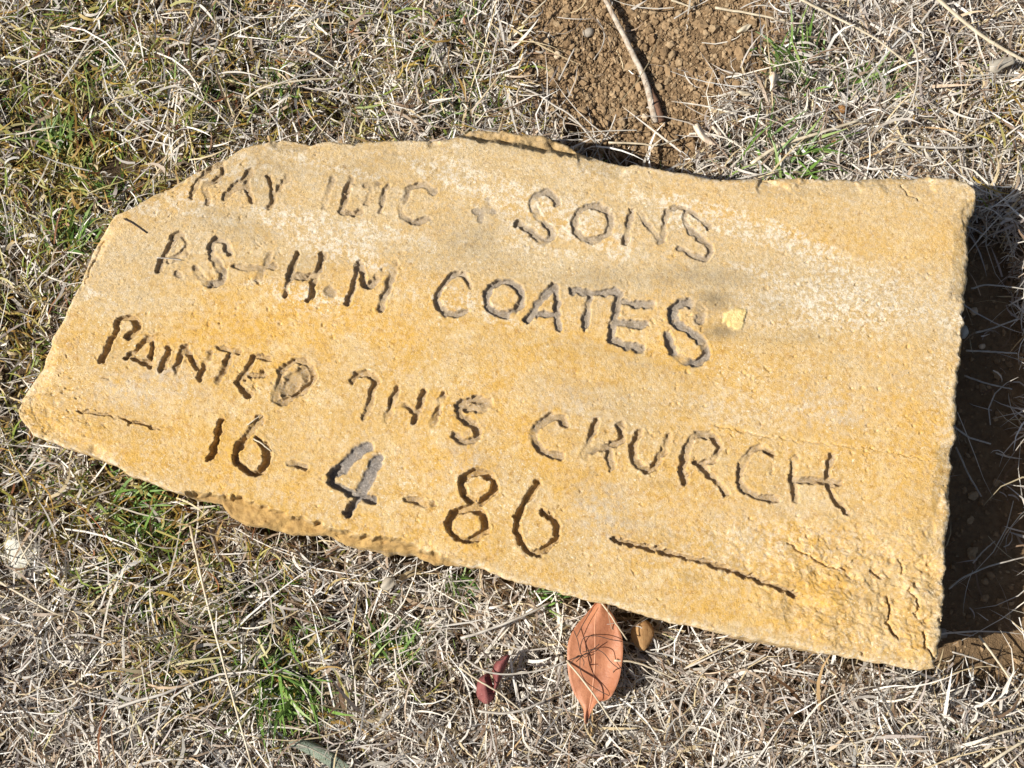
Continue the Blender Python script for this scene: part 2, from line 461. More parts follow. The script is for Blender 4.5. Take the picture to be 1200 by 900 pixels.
INK = [
    # row 1
    ('carved_letter', 3.4, 2.16, .25, [[(233, 208), (228, 221), (223, 232)], [(236, 205), (248, 195), (259, 192), (262, 203), (254, 211), (240, 215)], [(239, 218), (242, 227), (245, 237)]]),
    ('carved_letter', 3.4, 2.02, .25, [[(294, 201), (279, 214), (262, 232)], [(293, 200), (290, 216), (295, 236)], [(271, 221), (290, 219)]]),
    ('carved_letter', 3.6, 2.30, .25, [[(315, 207), (320, 228), (318, 241)], [(338, 207), (329, 219), (321, 231)]]),
    ('carved_letter', 3.6, 2.45, .35, [[(390, 209), (385, 226), (379, 243)]]),
    ('carved_letter', 3.8, 2.45, .35, [[(412, 208), (407, 226), (401, 246)], [(401, 248), (412, 250), (423, 248)]]),
    ('carved_letter', 3.2, 1.30, .3, [[(426, 217), (446, 216)], [(436, 217), (430, 240)]]),
    ('carved_letter', 3.6, 2.02, .4, [[(454, 216), (450, 230), (445, 248)]]),
    ('carved_letter', 4.2, 2.59, .45, [[(509, 226), (501, 218), (491, 216), (480, 223), (472, 238), (471, 248), (478, 257), (490, 260), (502, 256)]]),
    ('carved_mark', 3.6, 0.90, .6, [[(556, 247), (579, 248)], [(571, 236), (563, 259)]]),
    ('carved_letter', 4.4, 2.30, .55, [[(653, 238), (647, 227), (635, 226), (625, 237), (629, 250), (639, 261), (648, 273), (643, 281), (632, 280), (619, 269), (606, 261)]]),
    ('carved_letter', 4.2, 2.16, .5, [ell(695, 261, 21.5, 20)]),
    ('carved_letter', 3.9, 2.30, .45, [[(740, 247), (737, 264), (733, 283)], [(750, 250), (763, 268), (775, 283)], [(783, 246), (779, 264), (777, 281)]]),
    ('carved_letter', 4.0, 2.30, .5, [[(789, 244), (799, 242), (814, 251), (825, 257), (831, 266)], [(803, 246), (804, 262), (813, 273), (828, 284), (834, 296), (826, 303), (810, 298), (797, 290)]]),
    # row 2
    ('carved_letter', 4.2, 3.70, .35, [[(203, 281), (194, 297), (185, 316)], [(204, 279), (212, 275), (219, 286), (217, 295), (207, 303), (198, 304)]]),
    ('carved_dot', 5.5, 1.63, .4, [[(207, 321), (209, 322)]]),
    ('carved_letter', 4.8, 3.70, .5, [[(268, 295), (264, 285), (254, 281), (246, 288), (249, 299), (257, 312), (262, 322), (257, 331), (245, 332), (237, 325), (229, 314)]]),
    ('carved_mark', 4.2, 2.66, .3, [[(276, 311), (298, 314), (320, 312)], [(315, 299), (310, 312), (303, 326)]]),
    ('carved_letter', 4.2, 3.55, .35, [[(348, 297), (342, 315), (334, 346)], [(378, 299), (370, 327), (362, 351)], [(341, 324), (368, 325)]]),
    ('carved_dot', 7.5, 1.48, .3, [[(387, 340), (388, 341)]]),
    ('carved_letter', 4.6, 3.55, .45, [[(421, 308), (415, 330), (407, 356)], [(424, 311), (429, 335), (447, 322), (464, 309)], [(460, 321), (453, 341), (445, 362)]]),
    ('carved_letter', 4.6, 3.40, .6, [[(551, 335), (544, 322), (533, 322), (523, 331), (514, 343), (513, 357), (526, 367), (538, 368), (546, 364)]]),
    ('carved_letter', 5.0, 3.26, .75, [ell(591, 349, 20.5, 19.5)]),
    ('carved_letter', 5.0, 3.11, .75, [[(650, 335), (633, 352), (618, 376)], [(651, 335), (653, 357), (655, 386)], [(630, 368), (652, 368)]]),
    ('carved_letter', 5.0, 2.96, .75, [[(671, 340), (690, 342), (722, 341)], [(691, 345), (689, 362), (685, 384)]]),
    ('carved_letter', 5.0, 3.26, .7, [[(726, 345), (722, 362), (716, 394)], [(731, 353), (748, 357), (766, 357)], [(723, 377), (741, 380), (757, 380)], [(717, 398), (733, 404), (753, 408)]]),
    ('carved_letter', 5.8, 3.40, .8, [[(820, 374), (822, 363), (808, 354), (795, 357), (787, 368), (795, 380), (813, 392), (827, 405), (827, 417), (812, 425), (794, 418), (787, 407), (782, 392)]]),
    # row 3
    ('carved_letter', 4.4, 4.96, .1, [[(139, 377), (130, 398), (119, 421)], [(142, 372), (156, 374), (161, 384), (149, 394)]]),
    ('carved_letter', 3.9, 4.00, .1, [[(177, 394), (163, 406), (148, 420)], [(179, 396), (178, 412), (175, 430)], [(155, 419), (176, 427)]]),
    ('carved_letter', 4.4, 4.80, .1, [[(198, 407), (189, 433)]]),
    ('carved_letter', 4.4, 3.84, .15, [[(216, 408), (211, 420), (206, 434)], [(218, 408), (230, 430)], [(247, 413), (234, 443)]]),
    ('carved_letter', 4.4, 4.00, .15, [[(258, 408), (281, 413)], [(271, 413), (263, 430), (256, 447)]]),
    ('carved_letter', 4.2, 4.80, .15, [[(298, 418), (286, 438), (280, 452), (293, 463)], [(291, 440), (310, 439)], [(300, 418), (316, 420)]]),
    ('carved_letter', 5.2, 4.40, .2, [[(329, 438), (326, 454), (323, 470)], [(329, 435), (345, 424), (359, 424), (367, 438), (360, 453), (344, 466), (330, 472)], [11.0, (338, 453), (348, 443), (354, 438)], [9.0, (335, 458), (344, 455)]]),
    ('carved_letter', 4.6, 3.20, .15, [[(411, 447), (417, 440), (432, 438), (441, 446)], [(439, 448), (435, 470), (427, 489)]]),
    ('carved_letter', 4.8, 3.52, .25, [[(467, 456), (459, 476), (452, 494)], [(498, 459), (492, 477), (485, 496)], [(462, 474), (474, 475), (486, 482)]]),
    ('carved_letter', 4.6, 3.52, .25, [[(520, 464), (507, 498)]]),
    ('carved_letter', 5.8, 3.84, .3, [[(573, 472), (560, 468), (545, 471), (538, 478), (540, 487), (552, 496), (560, 507), (555, 517), (542, 517), (534, 511)], [(548, 478), (566, 478)]]),
    ('carved_letter', 5.6, 3.36, .3, [[(662, 497), (655, 488), (645, 489), (632, 499), (626, 510), (632, 523), (642, 531), (657, 533)]]),
    ('carved_letter', 5.2, 3.52, .3, [[(698, 494), (692, 515), (685, 535)], [(727, 497), (729, 514), (719, 520), (692, 528)], [(714, 524), (717, 548)]]),
    ('carved_letter', 4.8, 3.52, .2, [[(750, 504), (743, 522), (743, 536), (752, 549), (764, 549), (775, 533), (785, 511)]]),
    ('carved_letter', 4.8, 3.68, .3, [[(811, 512), (804, 530), (800, 548), (803, 563)], [(812, 511), (830, 510), (842, 521), (839, 535), (826, 543), (816, 542)], [(826, 550), (838, 562), (852, 578)]]),
    ('carved_letter', 4.8, 3.68, .3, [[(907, 533), (894, 523), (876, 534), (867, 554), (870, 570), (886, 581), (911, 585)]]),
    ('carved_letter', 4.6, 3.68, .3, [[(932, 536), (930, 560), (934, 586)], [(934, 562), (958, 563), (986, 566)], [(976, 533), (971, 555), (978, 582), (994, 600)]]),
    # row 4
    ('carved_digit', 4.6, 8.07, .0, [[(259, 492), (254, 514), (246, 538)]]),
    ('carved_digit', 4.8, 7.60, .1, [[5.5, 2.6, (306, 490), (298, 500), (287, 513)], [(286, 515), (282, 522), (275, 538), (287, 550), (298, 556), (309, 548), (312, 527), (302, 514)]]),
    ('carved_dash', 4.6, 4.27, .3, [[(341, 543), (358, 547)]]),
    ('carved_digit', 5.6, 6.65, .9, [[(397, 549), (390, 556), (389, 565), (404, 574), (420, 581), (437, 586)], [(418, 585), (408, 601)], [8.0, 2.4, (432, 523), (420, 531), (405, 544), (396, 551)], [8.0, 2.4, (443, 538), (437, 550), (430, 564), (421, 580)]]),
    ('carved_dash', 4.6, 3.80, .2, [[(478, 585), (493, 588), (508, 590)]]),
    ('carved_digit', 4.8, 7.60, .05, [[(555, 588), (544, 580), (543, 563), (553, 554), (566, 554), (578, 563), (578, 577), (566, 587), (553, 593)], ell(548, 614, 21.5, 19.5)]),
    ('carved_digit', 4.8, 8.07, .05, [[(630, 567), (617, 586), (607, 604), (606, 622), (614, 640), (627, 648), (642, 642), (652, 628), (650, 611), (637, 600)]]),
    ('carved_line', 3.8, 5.22, .2, [[(720, 632), (745, 638), (768, 643), (802, 653), (837, 661), (865, 671), (888, 679), (932, 696)]]),
    ('carved_line', 1.7, 2.85, .1, [[(90, 481), (112, 483), (148, 492), (186, 503)]]),
]
CRACKS = [(1.1, 1.2, [(840, 499), (894, 510), (982, 522), (1030, 527), (1098, 541)]), (1.6, 3, [(925, 637), (950, 652), (975, 663), (992, 668)]),
          (1.8, 4, [(1040, 699), (1044, 715), (1042, 732), (1052, 748)]), (1.8, 3.5, [(1068, 690), (1077, 706), (1074, 722)]),
          (2.0, 4, [(1084, 740), (1086, 756), (1096, 772)]), (1.4, 2.5, [(1054, 656), (1060, 672)]), (1.5, 3, [(1020, 668), (1034, 676)]),
          (1.5, 2.0, [(100, 331), (112, 300), (121, 281)]), (1.3, 2, [(1058, 214), (1066, 226), (1076, 232)])]


def slab():
    Z = np.full((NU, NV), H)
    wx, wy = XY[..., 0], XY[..., 1]
    # gentle swells along the bed, then rough grain
    Z += (fbm(wx * 0.6 + wy * 0.4, wy * 1.6, 5, 3, 21) - 0.5) * 0.007
    rough = np.clip(0.55 + 1.4 * blob(SX, SY, 1040, 710, 130, 80) + 0.7 * blob(SX, SY, 60, 490, 90, 50) + 0.5 * blob(SX, SY, 850, 640, 260, 70), 0, 1.9)
    Z += (fbm(wx, wy, 30, 6, 23) - 0.5) * 0.0022 * rough * rough
    Z += (fbm(wx, wy, 460, 2, 27) - 0.5) * 0.00050 + (np.random.default_rng(8).random((NU, NV)) - 0.5) * 0.00030
    Z -= sstep(0.60, 0.68, fbm(wx, wy * 0.8, 170, 4, 28)) * 0.0008 * sstep(0.70, 1.5, rough)
    Z -= sstep(0.76, 0.83, fbm(wx, wy, 190, 3, 29)) * 0.0013 * sstep(0.48, 0.60, fbm(wx, wy, 9, 2, 38))
    ft = fbm(wx * 0.8 + wy * 0.3, wy * 1.3, 46, 5, 30) * 9.0
    Z += (np.floor(ft) + sstep(0.80, 1.0, ft - np.floor(ft))) * 0.0011 * sstep(0.75, 1.7, rough) - 0.0045 * sstep(0.75, 1.7, rough)
    # edge wear
    i = np.arange(NU)[:, None]; j = np.arange(NV)[None]
    di = np.minimum(i, NU - 1 - i) * 0.00105; dj = np.minimum(j, NV - 1 - j) * 0.00107
    de = np.minimum(di, dj)
    wear = 0.001 + 0.010 * fbm(wx, wy, 17, 5, 31) ** 1.6
    Z -= np.clip(1 - de / wear, 0, 1) ** 2 * 0.0034
    chip = sstep(0.54, 0.62, fbm(wx, wy, 19, 5, 33)) * np.clip(1 - de / 0.02, 0, 1)
    Z -= chip * 0.005
    # spalled ledges, front and back
    fl = np.interp(SX, [215, 256, 282, 310, 338, 370, 398, 430, 470, 494, 514, 560], [575, 579, 582, 593, 602, 611, 622, 628, 633, 642, 650, 672])
    nz = (fbm(SX, SY, 0.11, 3, 35) - 0.5) * 9
    lf = sstep(-1, 5, SY - fl + nz) * sstep(206, 232, SX) * (1 - sstep(530, 556, SX))
    bl = np.interp(SX, [530, 560, 600, 640, 677, 700], [160, 165, 171, 179, 184, 186])
    lb = sstep(-1, 4, bl - SY + nz * 0.8) * sstep(524, 545, SX) * (1 - sstep(684, 702, SX))
    drop = lf * 0.024 + lb * 0.030
    Z -= lf * (0.020 + 0.010 * fbm(wx, wy, 70, 3, 36)) + lb * (0.024 + 0.014 * fbm(wx, wy, 55, 4, 37))
    ledge = np.maximum(lf, lb * 0.55)
    # pits
    rp = np.random.default_rng(5)
    for k in range(300):
        a, b = rp.integers(0, NU), rp.integers(0, NV)
        x0, y0 = wx[a, b], wy[a, b]
        big = 1.0 + 1.2 * float(blob(SX[a, b], SY[a, b], 1030, 700, 130, 90)) + 0.7 * float(blob(SX[a, b], SY[a, b], 60, 490, 80, 50))
        r = rp.uniform(0.0008, 0.0018) * big
        m = int(r / 0.0009) + 3
        sl_ = (slice(max(0, a - m), a + m + 1), slice(max(0, b - m), b + m + 1))
        d = np.hypot(wx[sl_] - x0, wy[sl_] - y0) / r
        Z[sl_] -= np.clip(1 - d * d, 0, 1) * r * rp.uniform(0.5, 1.1)
    # strokes
    lid = np.full((NU, NV), -1, int); depth = np.zeros((NU, NV)); groove = np.zeros((NU, NV)); grey = np.zeros((NU, NV)); lip = np.zeros((NU, NV))
    jx = SX + (fbm(SX, SY, 0.16, 5, 51) - 0.5) * 7.5; jy = SY + (fbm(SX, SY, 0.16, 5, 57) - 0.5) * 7.5
    wmod = 0.72 + 0.62 * fbm(SX, SY, 0.055, 2, 61)
    dmod = 0.55 + 0.9 * fbm(SX, SY, 0.05, 2, 63)
    fade = np.clip(-0.35 + 2.6 * fbm(SX, SY, 0.06, 2, 64), 0.12, 1.25)

    def field(poly, rad):
        P = np.asarray(poly, float)
        if len(P) > 2: P = spline(P, len(P) * 5)
        x0, y0 = P.min(0) - rad; x1, y1 = P.max(0) + rad
        box = np.argwhere((SX > x0) & (SX < x1) & (SY > y0) & (SY < y1))
        a0, b0 = box.min(0); a1, b1 = box.max(0) + 1
        s_ = (slice(a0, a1), slice(b0, b1))
        qx, qy = jx[s_], jy[s_]
        d = np.full(qx.shape, 1e9)
        for k in range(len(P) - 1):
            ab = P[k + 1] - P[k]
            t = np.clip(((qx - P[k, 0]) * ab[0] + (qy - P[k, 1]) * ab[1]) / (ab @ ab + 1e-9), 0, 1)
            d = np.minimum(d, np.hypot(qx - P[k, 0] - t * ab[0], qy - P[k, 1] - t * ab[1]))
        return s_, d

    for n, (kind, hw, dep, gy, strokes) in enumerate(INK):
        hw0 = hw
        for st in strokes:
            hw = hw0
            dep_ = dep
            if not isinstance(st[0], tuple): hw, st = st[0], st[1:]
            if not isinstance(st[0], tuple): dep_, st = st[0], st[1:]
            s_, d = field(st, hw * 2.4 + 6)
            hk = 0.86 if dep > 2.9 else 0.92
            q = d / (hw * hk * wmod[s_])
            prof = 1 - sstep(0.62, 1.05, q)
            fd = fade[s_] if dep < 4.5 else 1.0
            dz = prof * dep_ * 0.001 * np.clip(dmod[s_], 0.5, 1.4) * fd
            depth[s_] = np.maximum(depth[s_], dz)
            mk = 1 - sstep(0.75, 1.15, q)
            mk = mk * (np.clip(fd * 1.3, 0.25, 1) if dep < 4.5 else 1.0)
            up = mk > groove[s_]
            grey[s_] = np.where(up, gy, grey[s_])
            groove[s_] = np.maximum(groove[s_], mk)
            lip[s_] = np.maximum(lip[s_], np.exp(-((q - 1.45) / 0.35) ** 2) * min(dep, 5) * 0.00007)
            lid[s_] = np.where(q < 1.12, n, lid[s_])
    Z += lip * (1 - groove) * 1.2
    Z -= depth * (0.85 + 0.3 * fbm(wx, wy, 180, 2, 66))
    for hw, dep, P in CRACKS:
        s_, d = field(P, 12)
        Z[s_] -= (1 - sstep(0.3, 1.2, d / (hw * wmod[s_]))) * dep * 0.001 * dmod[s_]
    # the lighter knob of grout beside row 2
    n2 = (fbm(SX, SY, 0.22, 6, 70) - 0.5) * 14
    dp = np.hypot(SX - 861, SY - 372) + n2
    patch = (1 - sstep(11.0, 13.6, dp)) * (0.7 + 0.3 * sstep(0.4, 0.5, fbm(SX, SY, 0.6, 2, 71)))
    Z += (1 - sstep(10, 14, dp)) * 0.0016
    # weathering masks
    n3 = fbm(wx, wy, 11, 4, 72) - 0.5; n4 = fbm(wx, wy, 24, 4, 74) - 0.5
    band = np.interp(SX, [0, 150, 300, 450, 600, 750, 900, 1140], [330, 290, 262, 285, 300, 318, 345, 370])
    wea = np.exp(-((SY - band + n3 * 60) / np.interp(SX, [0, 200, 500, 800, 1000, 1140], [42, 55, 50, 42, 62, 60])) ** 2) * 0.95
    wea = np.maximum(wea, 0.80 * (1 - sstep(150, 290, SY - SX * 0.05 + n3 * 60)) )
    wea = np.maximum(wea, 0.3 * sstep(0.02, 0.2, n3))
    wea = np.maximum(wea, 0.8 * np.clip(1 - de / 0.016, 0, 1))
    al = wx * 0.966 - wy * 0.259; ac = wx * 0.259 + wy * 0.966       # along and across the bedding
    n5 = fbm(al * 3.5, ac * 20, 1.0, 5, 76); n6 = fbm(al * 5 + 3, ac * 26, 1.0, 5, 78)
    lowr = 1 - 0.6 * sstep(370, 430, SY - 0.06 * (SX - 600))        # the lower half keeps its golden skin
    wea = np.maximum(wea, 0.85 * lowr * sstep(0.50, 0.64, n5))
    lil = np.maximum.reduce([0.9 * blob(SX, SY, 165, 450, 85, 32), 0.8 * blob(SX, SY, 520, 545, 70, 36), 0.75 * blob(SX, SY, 710, 600, 90, 40),
                             0.5 * blob(SX, SY, 650, 480, 80, 40), 0.7 * blob(SX, SY, 960, 480, 90, 36), 0.5 * blob(SX, SY, 900, 620, 110, 45)]) * np.clip(0.75 + n4 * 2.6, 0, 1)
    wht = np.maximum.reduce([1.0 * blob(SX, SY, 985, 350, 135, 48), 0.5 * blob(SX, SY, 690, 200, 90, 20), 0.7 * np.clip(1 - de / 0.012, 0, 1),
                             0.45 * blob(SX, SY, 1110, 520, 26, 260), 0.5 * blob(SX, SY, 880, 480, 160, 34), 0.25 + 0 * SX, 0.85 * lowr * sstep(0.56, 0.68, n6), 0.5 * blob(SX, SY, 900, 640, 200, 50)])
    stn = np.maximum.reduce([1.0 * blob(SX, SY, 832, 352, 26, 13), 1.0 * blob(SX, SY, 905, 356, 18, 13), 1.0 * blob(SX, SY, 840, 389, 28, 10),
                             0.55 * blob(SX, SY, 920, 395, 45, 9), 0.55 * blob(SX, SY, 770, 566, 20, 9), 0.4 * blob(SX, SY, 692, 556, 10, 8),
                             0.45 * blob(SX, SY, 808, 676, 12, 10), 0.4 * blob(SX, SY, 570, 290, 55, 30), 0.3 * blob(SX, SY, 340, 310, 60, 20), 0.34 * lowr * sstep(0.54, 0.68, fbm(al * 4 + 9, ac * 18, 1.0, 5, 79)), 0.5 * blob(SX, SY, 780, 325, 150, 16)]) * np.clip(0.7 + n4 * 2.0, 0, 1) * (1 - patch)
    low = px2w(SX, SY, H - drop)            # the ledges lie lower, so their plan is found at their own level
    V = np.stack([low[..., 0], low[..., 1], Z], -1)
    # normals of the whole face, so that the carved pieces meet without a seam
    gu = np.gradient(V, axis=0); gv = np.gradient(V, axis=1)
    N = np.cross(gu, gv); N /= np.linalg.norm(N, axis=-1)[..., None] + 1e-12
    att = dict(groove=groove, grey=grey, weather=np.clip(wea * 0.9, 0, 1), lilac=lil, white=wht, stain=stn, patch=patch, ledge=ledge * 0.95)
    idx = (np.arange(NU)[:, None] * NV + np.arange(NV)[None])
    F = np.stack([idx[:-1, :-1], idx[1:, :-1], idx[1:, 1:], idx[:-1, 1:]], -1).reshape(-1, 4)
    fl_id = lid[:-1, :-1].ravel()
    V = V.reshape(-1, 3); N = N.reshape(-1, 3)
    att = {k: a.ravel() for k, a in att.items()}
    org = np.array([V[:, 0].mean(), V[:, 1].mean(), -0.012])

    def piece(name, sel, parent, extraV=None, extraF=None, extraN=None, extraA=None):
        f = F[sel]
        us, inv = np.unique(f.ravel(), return_inverse=True)
        vv = V[us]; ff = inv.reshape(-1, 4); nn = N[us]; aa = {k: a[us] for k, a in att.items()}
        if extraV is not None:
            rm = np.full(len(V), -1); rm[us] = np.arange(len(us))
            ef = np.where(extraF < len(V), rm[np.minimum(extraF, len(V) - 1)], extraF - len(V) + len(us))
            vv = np.concatenate([vv, extraV]); ff = np.concatenate([ff, ef]); nn = np.concatenate([nn, extraN])
            aa = {k: np.concatenate([aa[k], extraA[k]]) for k in aa}
        me = np_mesh(name, vv - org, ff, M['stone'], True, aa)
        me.normals_split_custom_set_from_vertices(nn.tolist())
        if parent is None: return link(name, me, None, org.tolist())
        return link(name, me, parent)

    # flanks: rings below the rim
    bl_ = idx[BI[:, 0], BI[:, 1]]; L = len(bl_)
    base = V[bl_]
    T = np.roll(base, -6, 0) - np.roll(base, 6, 0)
    n2d = np.stack([T[:, 1], -T[:, 0]], -1); n2d /= np.linalg.norm(n2d, axis=1)[:, None] + 1e-9
    s = np.arange(L) / L
    rings = []
    prof = [(0.0004, .02), (0.0005, .06)] + [(0.0004 - 0.0184 * (t - .08) / .92, t) for t in np.linspace(.14, 1.0, 20)]
    for k, (o, t) in enumerate(prof):
        z = base[:, 2] * (1 - t) + -0.014 * t
        nn = (fbm(base[:, 0] * 1.0 + 3 * t * 0.05, base[:, 1] + z * 2.5, 16, 3, 80) - 0.5) * (0.016 if k > 1 else 0.0015)
        nn = nn + ((fbm(base[:, 0] + z * 0.7, base[:, 1] * 0.8 + z * 3, 75, 2, 84) - 0.5) * 0.004 if k > 1 else 0)
        rings.append(np.stack([base[:, 0] + n2d[:, 0] * (o + nn), base[:, 1] + n2d[:, 1] * (o + nn), z], -1))
    RV = np.concatenate(rings)
    nV = len(V)
    RF = []
    prev = bl_
    a = np.arange(L); b = (a + 1) % L
    for k in range(len(rings)):
        cur = nV + k * L + a
        RF.append(np.stack([prev[a], cur[a], cur[b], prev[b]], -1)); prev = cur
    # underside: strip between the two long sides
    nb, nr = NU, NV
    low = nV + (len(rings) - 1) * L
    kk = np.arange(nb - 1)
    topside = (nb + nr - 2) + (nb - 1 - kk)        # matching point on the far side
    topside2 = (nb + nr - 2) + (nb - 2 - kk)
    RF.append(np.stack([low + kk, low + topside % L, low + topside2 % L, low + kk + 1], -1))
    RF = np.concatenate(RF)
    RN = np.zeros((len(RV), 3))
    for k in range(len(rings)):
        R_ = rings[k]
        t1 = np.roll(R_, -1, 0) - np.roll(R_, 1, 0)
        dn = (rings[min(k + 1, len(rings) - 1)] - (rings[k - 1] if k else base))
        nn = np.cross(dn, t1); nn /= np.linalg.norm(nn, axis=1)[:, None] + 1e-12
        RN[k * L:(k + 1) * L] = nn
    RA = {k: np.tile(att[k][bl_], len(rings)) * (0 if k in ('groove', 'stain', 'patch', 'lilac') else 1) for k in att}
    RA['ledge'] = np.full(len(RV), 0.55)
    root = piece('stone_slab', fl_id < 0, None, RV, RF, RN, RA)
    tag(root, 'broken yellow ochre stone slab with hand carved lettering, lying on dry grass', 'stone slab')
    for n, ink in enumerate(INK):
        sel = fl_id == n
        if sel.any(): piece(ink[0], sel, root)
    return V.reshape(NU, NV, 3)


SLABV = slab()


# ------------------------------------------------------------------ grass
def blades(n_xy, L, W, pitch0, bend, az, drift, z0, colr, roll, seg=4, floor=True):
    """ribbons: returns V, F, C.  All arguments are arrays over blades"""
    x, y = n_xy
    n = len(x)
    k = seg + 1
    P = np.zeros((n, k, 3)); P[:, 0, 0] = x; P[:, 0, 1] = y; P[:, 0, 2] = z0
    D = np.zeros((n, k, 3))
    st = L / seg
    for i in range(k):
        t = (i + 0.5) / seg
        p = pitch0 + bend * t; a = az + drift * t
        D[:, i] = np.stack([np.cos(p) * np.cos(a), np.cos(p) * np.sin(a), np.sin(p)], -1)
        if i < seg:
            P[:, i + 1] = P[:, i] + D[:, i] * st[:, None]
    if floor:
        g = gz(P[..., 0].ravel(), P[..., 1].ravel()).reshape(n, k)
        P[..., 2] = np.maximum(P[..., 2], g + 0.0008 + 0.003 * RNG.random((n, 1)))
    S = np.cross(D, np.array([0, 0, 1.0])); S /= np.linalg.norm(S, axis=-1)[..., None] + 1e-9
    U = np.cross(S, D)
    Wd = S * np.cos(roll)[:, None, None] + U * np.sin(roll)[:, None, None]
    tp = np.interp(np.linspace(0, 1, k), [0, 0.15, 0.6, 1], [0.75, 1, 0.8, 0.12])
    off = Wd * (W[:, None] * tp[None])[..., None] * 0.5
    V = np.stack([P - off, P + off], 2).reshape(n * k * 2, 3)
    b = (np.arange(n) * k * 2)[:, None] + (np.arange(seg) * 2)[None]
    F = np.stack([b, b + 1, b + 3, b + 2], -1).reshape(-1, 4)
    C = np.repeat(colr, k * 2, axis=0)
    return V, F, C


def olive_zone(px, py):
    z = [(70, 190, 170, 1.0), (260, 110, 170, .55), (20, 400, 110, .95), (500, 60, 120, .45), (185, 610, 110, .95), (340, 770, 80, .7),
         (205, 770, 75, .6), (450, 760, 60, .35), (0, 560, 80, .7), (420, 120, 110, .4), (100, 20, 120, .7), (1180, 130, 60, .3)]
    v = np.zeros_like(px)
    for x, y, r, a in z: v = np.maximum(v, a * blob(px, py, x, y, r))
    return np.clip(v, 0, 1)


PAL = np.array([(0.62, 0.575, 0.51), (0.50, 0.455, 0.40), (0.70, 0.64, 0.54), (0.32, 0.24, 0.17), (0.57, 0.46, 0.28), (0.80, 0.77, 0.71), (0.20, 0.13, 0.08), (0.40, 0.34, 0.30)])
PALP = np.array([.20, .15, .15, .13, .11, .07, .10, .09])
OLV = np.array([(0.33, 0.23, 0.05), (0.27, 0.25, 0.05), (0.36, 0.22, 0.055), (0.20, 0.25, 0.045), (0.40, 0.35, 0.12), (0.27, 0.11, 0.045), (0.46, 0.41, 0.20)])
OLVP = np.array([.24, .19, .15, .15, .13, .05, .09])
GRN = np.array([(0.12, 0.22, 0.04), (0.17, 0.29, 0.06), (0.09, 0.17, 0.035), (0.25, 0.34, 0.10)])


def scatter(n, x0, x1, y0, y1, r_in=None):
    x = RNG.uniform(x0, x1, n); y = RNG.uniform(y0, y1, n)
    keep = ~in_poly(x, y, FOOTC)
    return x[keep], y[keep]


def pick(pal, p, n):
    c = pal[RNG.choice(len(pal), n, p=p)]
    return c * RNG.uniform(0.82, 1.16, (n, 1))


